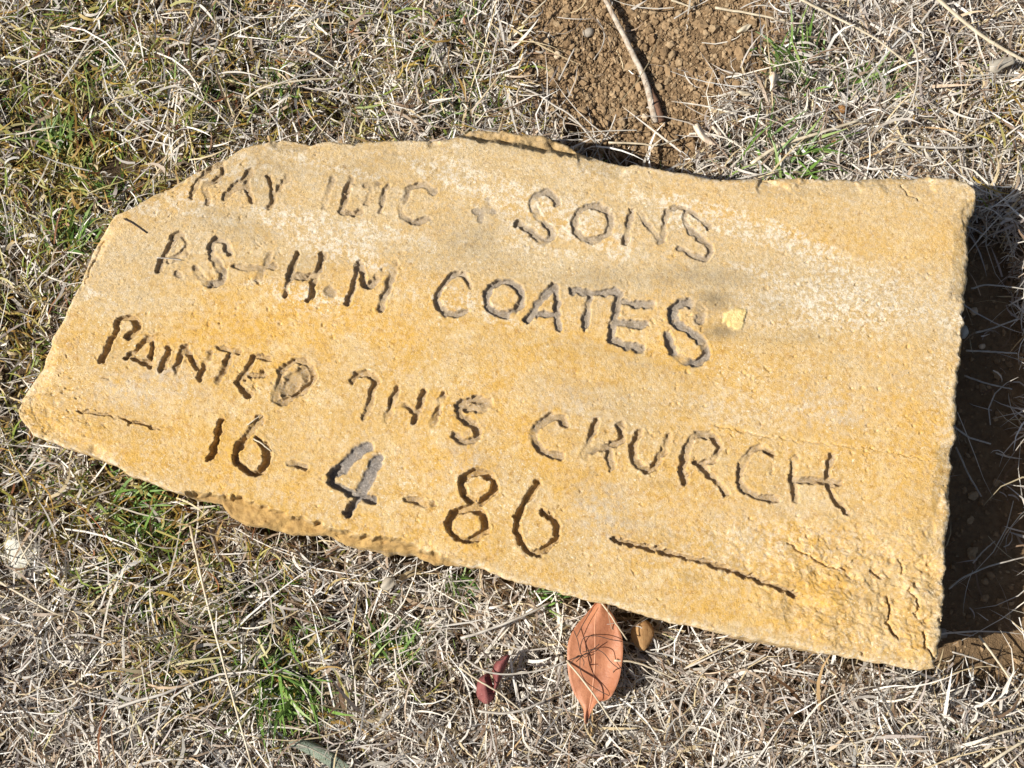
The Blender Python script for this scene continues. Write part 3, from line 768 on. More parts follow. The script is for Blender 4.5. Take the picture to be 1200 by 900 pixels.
def grass():
    R = RNG
    # matted straw, close up
    x, y = scatter(330000, -0.78, 0.78, -0.62, 0.68)
    p = np.stack([x, y, 0 * x], -1); px, py = w2px(p)
    inside = (px > -40) & (px < 1240) & (py > -50) & (py < 950)
    dens = (1 - 0.985 * bare(x, y)) * np.clip(-0.15 + 2.1 * fbm(x, y, 30, 3, 90), 0.18, 1.3) * np.where(inside, 1.0, 0.45)
    k = R.random(len(x)) < dens * 0.54
    x, y, px, py = x[k], y[k], px[k], py[k]; n = len(x)
    ov = olive_zone(px, py)
    clump = fbm(x, y, 26, 3, 91)
    is_ol = R.random(n) < ov * np.clip(0.78 + 1.6 * (clump - 0.45), 0.3, 1.0)
    up = R.random(n) < np.where(is_ol, 0.60, 0.20)
    # straw laid in drifts that share a heading
    hd = fbm(x, y, 9, 3, 92) * 4 * math.pi
    az = np.where(R.random(n) < 0.45, hd + R.normal(0, 0.5, n), R.uniform(0, 2 * math.pi, n))
    L = np.where(up, R.uniform(0.010, 0.030, n), R.gamma(3.2, 0.0085, n) + 0.006)
    L = np.clip(L, 0.006, 0.085) * (1 - 0.3 * ov)
    W = np.where(is_ol, R.uniform(0.0010, 0.0026, n), R.gamma(2.6, 0.00038, n) + 0.0006)
    W = np.where(R.random(n) < 0.07, R.uniform(0.0026, 0.0042, n), W)
    W = np.clip(W, 0.0006, 0.0042)
    pitch = np.where(up, R.uniform(0.5, 1.35, n), R.normal(0.22, 0.30, n))
    bend = np.where(up, R.normal(-0.5, 0.6, n), R.normal(-0.55, 0.65, n))
    drift = R.normal(0, 1.15, n)
    z0 = gz(x, y) + np.where(up, -0.001, R.random(n) ** np.where(is_ol, 0.8, 1.5) * 0.019)
    col = np.where(is_ol[:, None], pick(OLV, OLVP, n), pick(PAL, PALP, n))
    deepcol = R.random(n) < 0.10
    col = np.where(deepcol[:, None] & ~is_ol[:, None], col * np.array([0.75, 0.62, 0.5]), col)
    parts = [blades((x, y), L, W, pitch, bend, az, drift, z0, col, R.normal(0, 0.7, n))]
    # long straws lying across the mat
    x, y = scatter(5200, -0.78, 0.78, -0.62, 0.68)
    px, py = w2px(np.stack([x, y, 0 * x], -1))
    k = R.random(len(x)) < (1 - 0.93 * bare(x, y)) * (1 - 0.8 * olive_zone(px, py)); x, y = x[k], y[k]; n = len(x)
    L = R.uniform(0.04, 0.13, n)
    parts.append(blades((x, y), L, R.uniform(0.0009, 0.0021, n), R.normal(0.12, 0.12, n), R.normal(-0.28, 0.2, n), R.uniform(0, 6.28, n), R.normal(0, 0.8, n),
                        gz(x, y) + R.uniform(0.008, 0.020, n), pick(PAL[[0, 2, 4, 5, 1]], np.array([.25, .3, .15, .15, .15]), n), R.normal(0, 0.5, n), 4))
    # sparser, coarser cover away from the slab
    n = 120000
    rr = 0.58 + 2.6 * R.random(n) ** 0.85; th = R.uniform(0, 6.283, n)
    x, y = rr * np.cos(th), rr * np.sin(th)
    k = ((np.abs(x) > 0.76) | (y > 0.66) | (y < -0.60)) & (R.random(n) > 0.9 * bare(x, y)); x, y = x[k], y[k]; n = len(x)
    sc = 1.0 + 0.75 * np.clip(np.hypot(x, y) - 0.7, 0, 3)
    hd = fbm(x, y, 5, 3, 95)
    col = np.where((hd > 0.55)[:, None], pick(OLV, OLVP, n), pick(PAL, PALP, n))
    up = R.random(n) < 0.35
    parts.append(blades((x, y), R.uniform(0.02, 0.06, n) * sc, R.uniform(0.0014, 0.003, n) * sc, np.where(up, R.uniform(0.4, 1.2, n), R.normal(0.2, 0.2, n)),
                        R.normal(-0.4, 0.4, n), R.uniform(0, 6.28, n), R.normal(0, 0.7, n), gz(x, y) + np.where(up, 0, 0.016 * R.random(n)), col, R.normal(0, 0.7, n), 3))
    off = 0; VV, FF, CC = [], [], []
    for V, F, C in parts:
        VV.append(V); FF.append(F + off); CC.append(C); off += len(V)
    o = link('dry_grass', np_mesh('dry_grass', np.concatenate(VV), np.concatenate(FF), M['blade'], True, None, np.concatenate(CC)))
    tag(o, 'matted dry straw coloured grass covering the ground around the slab', 'dry grass', None, 'stuff')
    # short green shoots between the straw
    x, y = scatter(120000, -0.78, 0.78, -0.62, 0.68)
    p = np.stack([x, y, 0 * x], -1); px, py = w2px(p)
    cl = sstep(0.55, 0.68, fbm(x, y, 30, 3, 97))
    k = R.random(len(x)) < cl * (0.02 + 0.80 * olive_zone(px, py)) * (1 - bare(x, y)); x, y = x[k], y[k]; n = len(x)
    V, F, C = blades((x, y), R.uniform(0.012, 0.034, n), R.uniform(0.0011, 0.0026, n), R.uniform(0.35, 1.2, n), R.normal(-0.4, 0.4, n), R.uniform(0, 6.28, n),
                     R.normal(0, 0.4, n), gz(x, y), pick(GRN, np.array([.35, .25, .25, .15]), n), R.normal(0, 0.5, n))
    o = link('green_shoots', np_mesh('green_shoots', V, F, M['green'], True, None, C))
    tag(o, 'short olive green grass shoots growing up through the straw', 'green grass', None, 'stuff')


grass()


def tuft(px, py, n, spread, L, lean, label, cols=GRN, wid=0.0032):
    R = RNG
    c = px2w(px, py, 0.0); cx, cy = c[0], c[1]
    n = int(n * 2.0)
    x = cx + R.normal(0, spread, n); y = cy + R.normal(0, spread * 0.8, n)
    k = ~in_poly(x, y, FOOTC); x, y = x[k], y[k]; n = len(x)
    az = lean + R.normal(0, 0.7, n)
    col = cols[R.integers(0, len(cols), n)] * R.uniform(0.85, 1.25, (n, 1))
    V, F, C = blades((x, y), R.uniform(0.75, 1.5, n) * L, R.uniform(0.7, 1.3, n) * wid, R.uniform(0.55, 1.15, n), R.normal(-0.75, 0.3, n), az, R.normal(0, 0.35, n),
                     gz(x, y) - 0.001, col, R.normal(0, 0.4, n), 5)
    loc = np.array([cx, cy, float(gz(np.array([cx]), np.array([cy]))[0])])
    o = link('grass_tuft', np_mesh('grass_tuft', V - loc, F, M['green'], True, None, C), None, loc.tolist())
    tag(o, label, 'grass tuft', 'green grass tufts')


for a in [(935, 90, 20, 0.014, 0.042, 1.9, 'bright green grass tuft beside the bare soil and the pale hanging husk'),
          (985, 95, 12, 0.012, 0.034, 0.9, 'short green grass tuft among grey straw, beside the orange clods'),
          (905, 190, 26, 0.020, 0.050, 0.4, 'green grass tuft leaning along the back edge of the slab'),
          (1030, 105, 12, 0.012, 0.030, 0.7, 'thin green grass tuft under the arching straw'),
          (535, 682, 16, 0.009, 0.026, -0.6, 'small green tuft below the front edge, under the carved 8'),
          (632, 697, 18, 0.011, 0.030, 0.1, 'small green tuft at the slab edge beside the terracotta leaf tip'),
          (338, 800, 30, 0.018, 0.045, -1.3, 'tall green and straw tuft beside the grey green fuzzy leaf'),
          (468, 770, 18, 0.013, 0.038, 1.6, 'green grass tuft to one side of the small crimson leaf'),
          (64, 172, 18, 0.010, 0.034, 1.6, 'dark green tuft in the olive stubble beyond the pointed slab end'),
          (92, 300, 20, 0.011, 0.032, 1.2, 'bright green tuft against the slanting end of the slab'),
          (150, 600, 22, 0.018, 0.036, 0.3, 'olive green tuft below the pointed end of the slab'),
          (505, 130, 10, 0.010, 0.026, 0.6, 'small yellow green tuft between the straw and the back ledge of the slab')]:
    tuft(*a)


# ------------------------------------------------------------------ soil crumbs
def ico(sub=0):
    t = (1 + 5 ** 0.5) / 2
    V = np.array([(-1, t, 0), (1, t, 0), (-1, -t, 0), (1, -t, 0), (0, -1, t), (0, 1, t), (0, -1, -t), (0, 1, -t), (t, 0, -1), (t, 0, 1), (-t, 0, -1), (-t, 0, 1)], float)
    F = np.array([(0, 11, 5), (0, 5, 1), (0, 1, 7), (0, 7, 10), (0, 10, 11), (1, 5, 9), (5, 11, 4), (11, 10, 2), (10, 7, 6), (7, 1, 8),
                  (3, 9, 4), (3, 4, 2), (3, 2, 6), (3, 6, 8), (3, 8, 9), (4, 9, 5), (2, 4, 11), (6, 2, 10), (8, 6, 7), (9, 8, 1)])
    V /= np.linalg.norm(V, axis=1)[:, None]
    for _ in range(sub):
        E = {}; V = V.tolist(); NF = []

        def mid(a, b):
            k = (min(a, b), max(a, b))
            if k not in E:
                m = (np.array(V[a]) + np.array(V[b])); E[k] = len(V); V.append((m / np.linalg.norm(m)).tolist())
            return E[k]
        for a, b, c in F:
            ab, bc, ca = mid(a, b), mid(b, c), mid(c, a)
            NF += [(a, ab, ca), (b, bc, ab), (c, ca, bc), (ab, bc, ca)]
        F = np.array(NF); V = np.array(V)
    return V, F


def crumbs():
    R = RNG
    VV, FF, CC = [], [], []; off = 0
    for sub, n, r0, r1 in ((0, 20000, 0.0006, 0.0019), (0, 3800, 0.0016, 0.0030), (1, 1300, 0.0024, 0.0042), (1, 420, 0.0034, 0.0060)):
        x = R.uniform(-0.7, 0.78, n * 3); y = R.uniform(-0.45, 0.72, n * 3)
        m = np.concatenate([np.ones(n * 3 // 2, bool), np.zeros(n * 3 - n * 3 // 2, bool)])
        # half of the draws fall near the bare ground
        xs = R.uniform(-0.05, 0.36, n * 3); ys = R.uniform(0.18, 0.60, n * 3)
        x = np.where(m, xs, x); y = np.where(m, ys, y)
        k = ~in_poly(x, y, FOOTC); x, y = x[k], y[k]
        px, py = w2px(np.stack([x, y, 0 * x], -1))
        b = bare(x, y)
        smooth_side = blob(px, py, 840, 70, 70, 100)
        pr = np.clip(b * (1.0 - 0.6 * smooth_side * (r1 > 0.003)) + 0.10, 0, 1) * (0.35 + fbm(x, y, 30, 2, 99))
        k = R.random(len(x)) < pr; x, y = x[k][:n], y[k][:n]; n_ = len(x)
        B, T = ico(sub)
        r = np.exp(R.uniform(math.log(r0), math.log(r1), n_))
        S = r[:, None] * R.uniform(0.7, 1.25, (n_, 3)); S[:, 2] *= 0.8
        a = R.uniform(0, 6.28, n_); ca, sa = np.cos(a)[:, None], np.sin(a)[:, None]
        Q = B[None] * S[:, None, :] * (1 + R.normal(0, 0.20, (n_, len(B), 1)))
        X_ = Q[..., 0] * ca - Q[..., 1] * sa; Y_ = Q[..., 0] * sa + Q[..., 1] * ca
        V = np.stack([X_ + x[:, None], Y_ + y[:, None], Q[..., 2] + (gz(x, y) + r * 0.35)[:, None]], -1)
        c = np.array([(0.255, 0.172, 0.095), (0.30, 0.205, 0.115), (0.20, 0.132, 0.072), (0.34, 0.245, 0.145)])[R.integers(0, 4, n_)] * R.uniform(0.85, 1.15, (n_, 1))
        VV.append(V.reshape(-1, 3)); FF.append((T[None] + (np.arange(n_) * len(B))[:, None, None]).reshape(-1, 3) + off)
        CC.append(np.repeat(c, len(B), axis=0)); off += n_ * len(B)
    o = link('soil_crumbs', np_mesh('soil_crumbs', np.concatenate(VV), np.concatenate(FF), M['crumb'], False, None, np.concatenate(CC)))
    tag(o, 'loose brown soil crumbs strewn over the bare earth', 'soil', None, 'stuff')


crumbs()


# ------------------------------------------------------------------ single stones
def rock(name, mat, px, py, rx, ry, rz, label, cat, rot=0.0, group=None, z=None, amp=0.16, seed=0, sub=2, sink=0.35, parent=None):
    B, T = ico(sub)
    c = px2w(px, py, 0.008)
    g = float(gz(np.array([c[0]]), np.array([c[1]]))[0]) if z is None else z
    Q = B.copy()
    n = fbm(B[:, 0] + 5, B[:, 1] + B[:, 2] * 1.7 + 5, 1.3, 3, seed + 100) - 0.5
    Q *= (1 + n * 2 * amp)[:, None]
    # chipped flats
    rr = np.random.default_rng(seed)
    for _ in range(5):
        d = rr.normal(size=3); d /= np.linalg.norm(d)
        h = Q @ d; lim = rr.uniform(0.55, 0.80)
        Q -= np.where(h > lim, (h - lim) * 0.8, 0)[:, None] * d
    Q *= np.array([rx, ry, rz])
    ca, sa = math.cos(rot), math.sin(rot)
    Q = np.stack([Q[:, 0] * ca - Q[:, 1] * sa, Q[:, 0] * sa + Q[:, 1] * ca, Q[:, 2]], -1)
    loc = np.array([c[0], c[1], g + rz * (1 - sink)])
    o = link(name, np_mesh(name, Q, T, M[mat], True), None, loc.tolist())
    if parent is not None:
        o.parent = parent; o.location = (loc - np.array(parent.location)).tolist()
    elif label: tag(o, label, cat, group)
    return o


rock('rock', 'white', 28, 648, 0.021, 0.027, 0.017, 'half buried chalky white rock under grey straw', 'rock', 0.5, None, None, 0.34, 1, 3, 0.72)
rock('rock', 'greyrock', 35, 677, 0.012, 0.009, 0.010, 'small grey brown rock touching the chalky white rock', 'rock', 0.2, None, None, 0.2, 2)
rock('pebble', 'tan', 752, 744, 0.0112, 0.0165, 0.009, 'flat tan pebble beside the terracotta leaf', 'pebble', 0.15, None, 0.012, 0.16, 3, 2, 0.2)
rock('pebble', 'cream', 653, 62, 0.0050, 0.0048, 0.004, 'pinkish cream pebble on the bare soil', 'pebble', 0, None, None, 0.15, 4, 1)
rock('pebble', 'cream', 757, 133, 0.0046, 0.0042, 0.004, 'pale cream pebble beside the foot of the weathered stick', 'pebble', 0, None, None, 0.15, 5, 1)
rock('clod', 'greyrock', 690, 34, 0.0070, 0.0062, 0.005, 'dark grey clod on the bare soil', 'clod', 0.4, None, None, 0.2, 6, 1)
rock('clod', 'tan', 617, 48, 0.0065, 0.0058, 0.005, 'rounded brown clod at the straw edge of the bare soil', 'clod', 0.4, None, None, 0.2, 7, 1)
rock('clod', 'orange', 987, 128, 0.0056, 0.0054, 0.005, 'rounded orange brown clod, the rounder of two in the straw', 'clod', 0.1, None, 0.006, 0.16, 8, 1)
rock('clod', 'orange', 978, 166, 0.0058, 0.0046, 0.005, 'orange brown clod near the back edge of the slab', 'clod', 0.8, None, 0.006, 0.16, 9, 1)
rock('clod', 'orange', 1013, 668 + 154, 0.0070, 0.0062, 0.005, 'orange brown clod in the straw below the broken corner', 'clod', 0.8, None, 0.003, 0.18, 10, 1)
rock('pebble', 'cream', 1148, 359, 0.0050, 0.0055, 0.005, 'brownish pebble in the slab shadow', 'pebble', 0.8, None, None, 0.18, 12, 1)
rock('pebble', 'white', 1138, 384, 0.0048, 0.0085, 0.005, 'long whitish pebble close against the slab flank', 'pebble', -0.1, None, None, 0.18, 13, 1)
rock('pebble', 'cream', 1160, 400, 0.0040, 0.0035, 0.003, 'tiny rounded pale pebble in the slab shadow', 'pebble', 0.3, None, None, 0.15, 14, 1)
rock('crumb', 'bark', 164, 276, 0.0018, 0.0011, 0.001, 'tiny red brown crumb lying on the slab beside the dark twig', 'crumb', 0.3, None, H + 0.0005, 0.15, 15, 1)
rock('pebble', 'cream', 822, 773, 0.0060, 0.0050, 0.004, 'dull cream pebble in straw below the slab front', 'pebble', 0.3, None, 0.006, 0.15, 16, 1)
rock('clod', 'greyrock', 1113, 742, 0.0085, 0.0055, 0.005, 'grey clod at the broken front corner of the slab', 'clod', 0.1, None, None, 0.2, 17, 1)


# ------------------------------------------------------------------ sticks and straws
def stem(name, mat, pts, r, label, cat, zs=0.02, group=None, sides=6, flat=1.0, n=18, parent=None, taper=(1, 1), wob=0.0):
    pts = np.asarray(pts, float)
    zz = np.asarray(zs, float) * np.ones(len(pts))
    if group is None and cat == 'straw' and zz.max() < 0.06: zz = zz + 0.004
    P = np.stack([px2w(a[0], a[1], h) for a, h in zip(pts, zz)])
    if len(P) > 2: P = spline(P, n)
    else: P = P[0] + (P[1] - P[0]) * np.linspace(0, 1, n)[:, None]
    if wob:
        P[1:-1] += np.random.default_rng(len(label or 'a')).normal(0, wob, (n - 2, 3))
    R = np.linspace(taper[0], taper[1], n) * r
    V, F = tube(P, R, sides, flat)
    loc = P[0].copy()
    if parent is not None: loc = np.array(parent.location)
    o = link(name, np_mesh(name, V - loc, F, M[mat], True), parent, None if parent is not None else loc.tolist())
    if parent is None: tag(o, label, cat, group)
    return o


# weathered stick poking out of the soil, bark still on its lower flank
st = stem('stick', 'stick', [(690, -40), (710, 0), (730, 40), (746, 72), (758, 100), (768, 144)], 0.0033,
          'curved weathered grey stick lying on the bare soil', 'stick', [0.016, 0.014, 0.011, 0.010, 0.009, 0.003], None, 8, 1.0, 30, None, (0.75, 1.15), 0.0002)
stem('bark', 'bark', [(752, 84), (761, 102), (769, 122), (775, 143)], 0.0042, None, None, [0.008, 0.007, 0.006, 0.002], None, 8, 0.9, 20, st, (0.5, 1.15), 0.0003)

S = 'straw'
STR = [
    ('straw', [(838, 9), (880, 16), (924, 25)], 0.0017, [.016, .02, .022], 'thick pale straw at the edge of the bare soil, pointing at the green tuft'),
    ('straw', [(936, -2), (975, 18), (1027, 46), (1074, 84)], 0.0017, [.03, .03, .028, .02], 'bright cream straw lying across the green tuft'),
    ('straw', [(1085, -14), (1100, 0), (1143, 36), (1183, 62), (1215, 78)], 0.0026, [.03, .028, .026, .024, .02], 'thickest flattened straw, running down to the grey leaf'),
    ('greystraw', [(1043, 30), (1062, 38), (1074, 62), (1075, 95), (1066, 125), (1047, 152)], 0.0013, [.022, .03, .036, .036, .032, .02], 'arching grey straw curved like a bow'),
    ('straw', [(223, 616), (232, 660), (243, 707), (267, 797), (297, 905)], 0.0014, [.028, .032, .034, .034, .03], 'long thin pale stalk running straight across the lower straw'),
    ('greystraw', [(540, 748), (572, 738), (610, 723), (646, 706)], 0.0016, [.03, .032, .034, .028], 'straight grey stalk pointing at the slab edge, above the crimson leaf'),
    ('straw', [(288, 116), (308, 103), (333, 97), (365, 93), (402, 92)], 0.0013, [.022, .028, .03, .028, .022], 'pale curved straw lying behind the slab'),
    ('greystraw', [(600, 100), (625, 108), (650, 124), (672, 138), (698, 168)], 0.0013, [.012, .016, .02, .022, .02], 'grey stalk bridging the dark hole behind the slab'),
    ('greystraw', [(666, 138), (685, 150), (703, 168)], 0.0010, [.016, .018, .018], 'short thin stalk crossing beside the hole behind the slab'),
    ('straw', [(713, 167), (745, 168), (770, 170), (795, 163)], 0.0013, [.012, .014, .014, .012], 'pale straw lying on soil just behind the slab'),
    ('greystraw', [(706, 166), (716, 150), (722, 134)], 0.0010, [.008, .016, .024], 'short grey straw sticking up between slab and stick'),
    ('straw', [(787, 0), (812, 9)], 0.0014, [.012, .012], 'cream straw fragment on smooth bare soil'),
    ('greystraw', [(790, 22), (814, 7)], 0.0010, [.01, .012], 'thin grey straw crossing the cream straw fragment'),
    ('greystraw', [(655, 94), (664, 76), (673, 57)], 0.0012, [.006, .012, .016], 'short grey straw leaning on the bare soil beside the cream pebble'),
    ('greystraw', [(700, 22), (708, 38), (706, 54), (696, 70)], 0.0008, [.008, .008, .008, .008], 'thin hooked rootlet on the bare soil'),
    ('straw', [(612, 28), (640, 0)], 0.0012, [.014, .016], 'orange tinted straw at the edge of the bare soil'),
    ('greystraw', [(1040, 165), (1080, 172), (1130, 173), (1150, 170)], 0.0014, [.02, .024, .024, .02], 'pale grey straw parallel to the back edge of the slab'),
    ('greystraw', [(888, 140), (912, 130), (938, 118)], 0.0011, [.014, .018, .016], 'thin grey straw leaning under the green tuft beside the bare soil'),
    ('straw', [(880, 192), (915, 170), (960, 156), (1010, 140)], 0.0022, [.016, .02, .022, .018], 'broad straw sheath slanting away from the slab back edge'),
    ('straw', [(1147, 745), (1170, 776), (1205, 828)], 0.0013, [.008, .010, .012], 'pale straw lying on bare soil off the broken corner'),
    ('greystraw', [(1116, 764), (1140, 771), (1170, 782)], 0.0010, [.006, .006, .006], 'thin straw lying on bare soil beside the broken corner'),
    ('greystraw', [(1098, 784), (1104, 802), (1108, 812), (1140, 832), (1190, 854)], 0.0011, [.02, .016, .016, .018, .018], 'bent straw leaving the broken corner of the slab'),
    ('straw', [(1152, 900), (1175, 884), (1210, 862)], 0.0019, [.02, .024, .022], 'bright thicker straw, one of two converging in the grass off the broken corner'),
    ('straw', [(1140, 872), (1170, 860), (1210, 850)], 0.0015, [.02, .024, .022], 'bright thinner straw, one of two converging in the grass off the broken corner'),
    ('greystraw', [(1112, 690), (1130, 676), (1165, 662), (1205, 652)], 0.0010, [.006, .012, .014, .012], 'thin straw crossing the slab shadow near the broken corner'),
    ('greystraw', [(1140, 660), (1152, 646), (1166, 634)], 0.0008, [.006, .012, .014], 'short thin straw in the slab shadow'),
    ('greystraw', [(1138, 338), (1160, 334), (1210, 340)], 0.0010, [.02, .022, .02], 'straw bridging the slab shadow near the brownish pebble'),
    ('greystraw', [(1143, 390), (1165, 384), (1192, 374)], 0.0011, [.010, .014, .018], 'forked straw leaning over the slab shadow'),
    ('greystraw', [(1132, 411), (1160, 412), (1192, 414)], 0.0011, [.014, .014, .014], 'stiff straight straw across the slab shadow'),
    ('greystraw', [(1130, 440), (1155, 449), (1186, 456)], 0.0010, [.010, .010, .010], 'thin slanting straw across the slab shadow'),
    ('greystraw', [(1120, 524), (1135, 556), (1150, 582)], 0.0011, [.010, .012, .014], 'leaning straw in the slab shadow beside the carved word'),
    ('greystraw', [(184, 302), (198, 303), (213, 305)], 0.0006, [H + .002, H + .0015, H + .001], 'hair thin pale straw lying over the carved P'),
    ('straw', [(290, 498), (298, 492), (305, 487)], 0.0007, [H + .001, H + .0012, H + .0006], 'tiny straw at the top of the carved 6 of 16'),
    ('straw', [(297, 514), (307, 520), (318, 529)], 0.0009, [H - .0005, H + .001, H + .001], 'tiny pale straw lying across the carved 6 of 16'),
    ('straw', [(703, 703), (716, 722), (735, 750)], 0.0009, [.044, .046, .036], 'thin straw lying across the terracotta leaf tip'),
    ('straw', [(664, 774), (690, 806), (712, 838), (736, 870)], 0.0010, [.036, .044, .038, .026], 'pale straw lying slantwise across the stalk end of the terracotta leaf'),
    ('straw', [(720, 774), (744, 776), (770, 786), (800, 800)], 0.0011, [.04, .036, .03, .024], 'straw lying between the tan pebble and the terracotta leaf, touching the leaf margin'),
    ('greystraw', [(545, 772), (570, 787), (600, 790), (640, 784), (664, 774)], 0.0011, [.03, .034, .034, .034, .032], 'curved straw arching over the crimson leaf'),
    ('straw', [(538, 782), (560, 797), (585, 812), (612, 834)], 0.0010, [.034, .036, .036, .03], 'straight straw lying across the crimson leaf'),
    ('greystraw', [(560, 833), (590, 836), (618, 830), (640, 820)], 0.0014, [.026, .03, .03, .026], 'pale curved straw below the crimson leaf'),
    ('straw', [(0, 682), (25, 697), (58, 716), (76, 722)], 0.0013, [.024, .026, .026, .022], 'pale straw below the small grey brown rock'),
    ('straw', [(20, 600), (21, 625), (26, 645), (36, 664)], 0.0009, [.03, .036, .038, .034], 'thin straw lying over the chalky white rock'),
    ('straw', [(24, 655), (34, 640), (48, 620)], 0.0012, [.036, .038, .034], 'short stiff straw leaning on the chalky white rock'),
    ('greystraw', [(130, 832), (165, 820), (195, 812), (232, 792)], 0.0018, [.02, .026, .028, .022], 'stout grey stalk pointing towards the long thin pale stalk'),
]
for mt, pts, r, zs, lb in STR:
    stem('straw', mt, pts, r, lb, 'straw', zs, None, 6, 0.6 if r > 0.0016 else 0.8, 16, None, (1.0, 0.7), 0.00015)
stem('twig', 'darktwig', [(145, 256), (156, 262), (172, 273)], 0.0008, 'short dark twig lying on the slab near its slanting end', 'twig', [H + .002, H + .0015, H + .001], None, 5, 1, 10, None, (1, .7), .0001)


# ------------------------------------------------------------------ leaves
def leaf_sheet(left, right, rows, cols_, zfun):
    """a leaf between two margins (photo pixels, top to bottom); zfun(s,t): s across -1..1, t along 0..1"""
    Lr = spline(left, rows); Rr = spline(right, rows)
    V = []
    for i in range(rows):
        t = i / (rows - 1)
        for j in range(cols_):
            s = -1 + 2 * j / (cols_ - 1)
            q = Lr[i] * (1 - s) / 2 + Rr[i] * (1 + s) / 2
            V.append(px2w(q[0], q[1], zfun(s, t)))
    V = np.array(V)
    F = [(i * cols_ + j, (i + 1) * cols_ + j, (i + 1) * cols_ + j + 1, i * cols_ + j + 1) for i in range(rows - 1) for j in range(cols_ - 1)]
    return V, np.array(F)


def solid(o, th):
    m = o.modifiers.new('thickness', 'SOLIDIFY'); m.thickness = th; m.offset = 0


def terracotta_leaf():
    P = lambda a: [(540 + x / 5, 680 + y / 5) for x, y in a]
    left = P([(812, 103), (740, 192), (665, 280), (628, 370), (624, 470), (632, 560), (662, 660), (714, 745), (722, 800), (727, 838)])
    right = P([(820, 103), (855, 155), (908, 232), (946, 340), (948, 450), (925, 590), (872, 690), (800, 716), (762, 775), (742, 838)])
    zf = lambda s, t: (0.0355 + 0.0042 * abs(s) ** 1.7 * math.sin(math.pi * min(1, t * 1.05)) - 0.006 * t + 0.005 * math.sin(3.0 * t)
                       + 0.0022 * math.sin(9 * t + 2 * s) + 0.0018 * math.sin(4 * s + 5 * t) + 0.0025 * s * math.sin(4 * t) + (0.004 if s > 0.75 and t > 0.62 else 0) * (s - 0.75) * 4)
    V, F = leaf_sheet(left, right, 44, 17, zf)
    loc = V.mean(0); loc[2] = 0.028
    root = empty('fallen_leaf', loc.tolist(), 'large terracotta brown pointed leaf lying on the straw', 'leaf')
    b = link('leaf_blade', np_mesh('leaf_blade', V - loc, F, M['terra'], True), root); solid(b, 0.0005)
    mid = V.reshape(44, 17, 3)[:, 8] + np.array([0, 0, 0.0002])
    tv, tf = tube(mid, np.linspace(0.0005, 0.0011, 44), 6, 0.6)
    link('midrib', np_mesh('midrib', tv - loc, tf, M['rib'], True), root)
    G = V.reshape(44, 17, 3)
    for k in range(7):
        for sgn in (-1, 1):
            a = 5 + k * 5 + (1 if sgn > 0 else 0)
            pts = [G[min(43, a - q // 2 if False else max(0, a - int(q * 0.55))), 8 + sgn * q] + np.array([0, 0, 0.00012]) for q in range(0, 8)]
            tv, tf = tube(np.array(pts), np.linspace(0.00028, 0.0001, 8), 4, 0.5)
            link('side_vein', np_mesh('side_vein', tv - loc, tf, M['terra'], True), root)
    # dark wiry rootlets caught on it
    z = 0.0455
    Q = P
    rr = empty('rootlets', (*px2w(680, 766, z)[:2], z), 'dark wiry rootlets tangled on the terracotta leaf', 'rootlets')
    for pts in ([(630, 470), (690, 445), (740, 430), (780, 400), (810, 375)], [(700, 430), (705, 370), (730, 332), (800, 326), (870, 345), (945, 358)],
                [(660, 290), (685, 350), (700, 420), (725, 450), (745, 440)], [(700, 440), (700, 520), (730, 590), (800, 640), (868, 676)],
                [(640, 488), (690, 440), (720, 470), (720, 500)], [(715, 420), (790, 405), (840, 430), (880, 480), (930, 520)],
                [(680, 330), (720, 250), (770, 170)]):
        stem('rootlet', 'darktwig', Q(pts), 0.00042, None, None, [z + random.uniform(-.001, .0022) for _ in pts], None, 5, 1, 22, rr)


terracotta_leaf()


def crimson_leaf():
    P = lambda a: [(540 + x / 5, 680 + y / 5) for x, y in a]
    zf = lambda s, t: 0.026 + 0.007 * (1 - abs(s)) * (0.3 + math.sin(math.pi * t)) + 0.002 * math.sin(7 * t + s)
    V1, F1 = leaf_sheet(P([(150, 545), (105, 580), (92, 640), (100, 690), (140, 724)]), P([(165, 545), (180, 590), (192, 640), (200, 680), (165, 724)]), 14, 9, zf)
    zf2 = lambda s, t: 0.029 + 0.008 * (1 - s * s) - 0.005 * t + 0.002 * math.sin(5 * t)
    V2, F2 = leaf_sheet(P([(262, 435), (205, 480), (185, 540), (195, 600), (188, 655)]), P([(292, 440), (270, 490), (245, 550), (225, 600), (198, 660)]), 14, 9, zf2)
    loc = V1.mean(0); loc[2] = 0.026
    root = empty('curled_leaf', loc.tolist(), 'small curled crimson leaf in the straw', 'leaf')
    for V, F in ((V1, F1), (V2, F2)):
        b = link('leaf_half', np_mesh('leaf_half', V - loc, F, M['crimson'], True), root); solid(b, 0.0006)
    stem('leaf_stalk', 'darktwig', P([(265, 440), (240, 465), (190, 470), (150, 440), (110, 405)]), 0.0006, None, None, [.036, .037, .036, .034, .03], None, 5, 1, 14, root)


crimson_leaf()


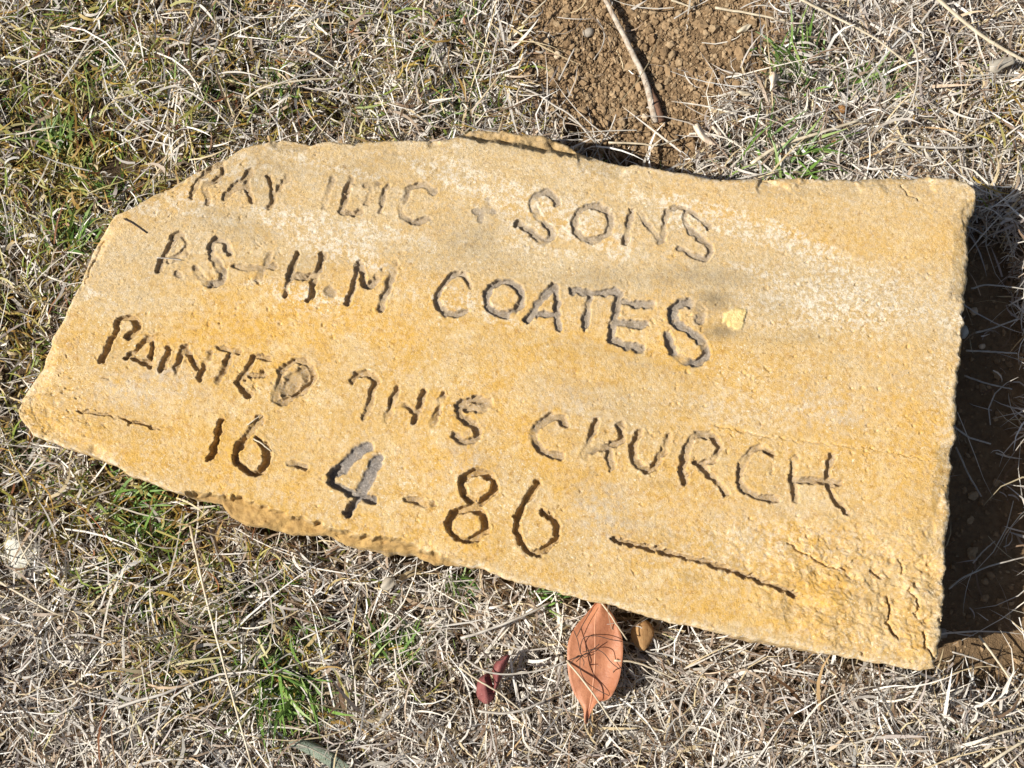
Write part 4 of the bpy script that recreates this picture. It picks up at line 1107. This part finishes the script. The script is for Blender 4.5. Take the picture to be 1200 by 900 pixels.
def small_leaf(name, mat, left, right, z, arch, label, cat='leaf', rib=None):
    zf = lambda s, t: z + arch * (1 - s * s) * math.sin(math.pi * (0.1 + 0.85 * t)) + 0.001 * math.sin(6 * t + 3 * s)
    V, F = leaf_sheet(left, right, 16, 9, zf)
    loc = V.mean(0); loc[2] = z
    o = link(name, np_mesh(name, V - loc, F, M[mat], True), None, loc.tolist()); solid(o, 0.0006)
    tag(o, label, cat)
    if rib:
        mid = V.reshape(16, 9, 3)[:, 4] - loc + np.array([0, 0, 0.0004])
        tv, tf = tube(mid, np.linspace(0.0008, 0.0003, 16), 5, 0.6)
        link('midrib', np_mesh('midrib', tv, tf, M[rib], True), o)
    return o


small_leaf('dry_leaf', 'greyleaf', [(1159, 72), (1165, 70), (1175, 68), (1188, 66)], [(1160, 84), (1168, 86), (1176, 80), (1190, 74)], .026, .003, 'dull grey dry leaf beside the thickest straw', 'leaf', 'greystraw')
small_leaf('husk', 'husk', [(812, 147), (815, 155), (822, 164), (832, 170)], [(818, 144), (824, 152), (832, 162), (840, 170)], .014, .006, 'curved whitish husk with a reddish inside behind the slab', 'husk')
small_leaf('husk', 'husk', [(833, 149), (838, 155), (845, 162)], [(836, 147), (843, 153), (848, 161)], .014, .003, 'narrow pale husk sliver beside the curved husk', 'husk')
small_leaf('husk', 'husk', [(904, 84), (901, 90), (903, 98), (902, 107)], [(908, 84), (912, 89), (909, 97), (903, 107)], .024, .005, 'pale teardrop husk hanging by the green tuft', 'husk')
small_leaf('husk', 'straw', [(863, 37), (870, 31), (880, 27)], [(864, 39), (874, 37), (881, 29)], .016, .003, 'flat straw husk at the edge of the bare soil', 'husk')
small_leaf('husk', 'straw', [(863, 104), (870, 106), (880, 109)], [(863, 108), (870, 112), (882, 112)], .016, .003, 'short yellow husk in thin straw beside bare soil', 'husk')
small_leaf('fuzzy_leaf', 'sage', [(338, 870), (352, 866), (372, 872), (395, 886), (420, 905)], [(340, 874), (354, 880), (372, 890), (390, 902), (410, 918)], .013, .004, 'grey green fuzzy leaf in the grass', 'leaf', 'greyleaf')
small_leaf('dry_leaf', 'greyleaf', [(450, 678), (456, 676), (463, 677)], [(446, 690), (454, 692), (462, 687)], .024, .003, 'small papery grey leaf scrap below the slab ledge', 'leaf', None)
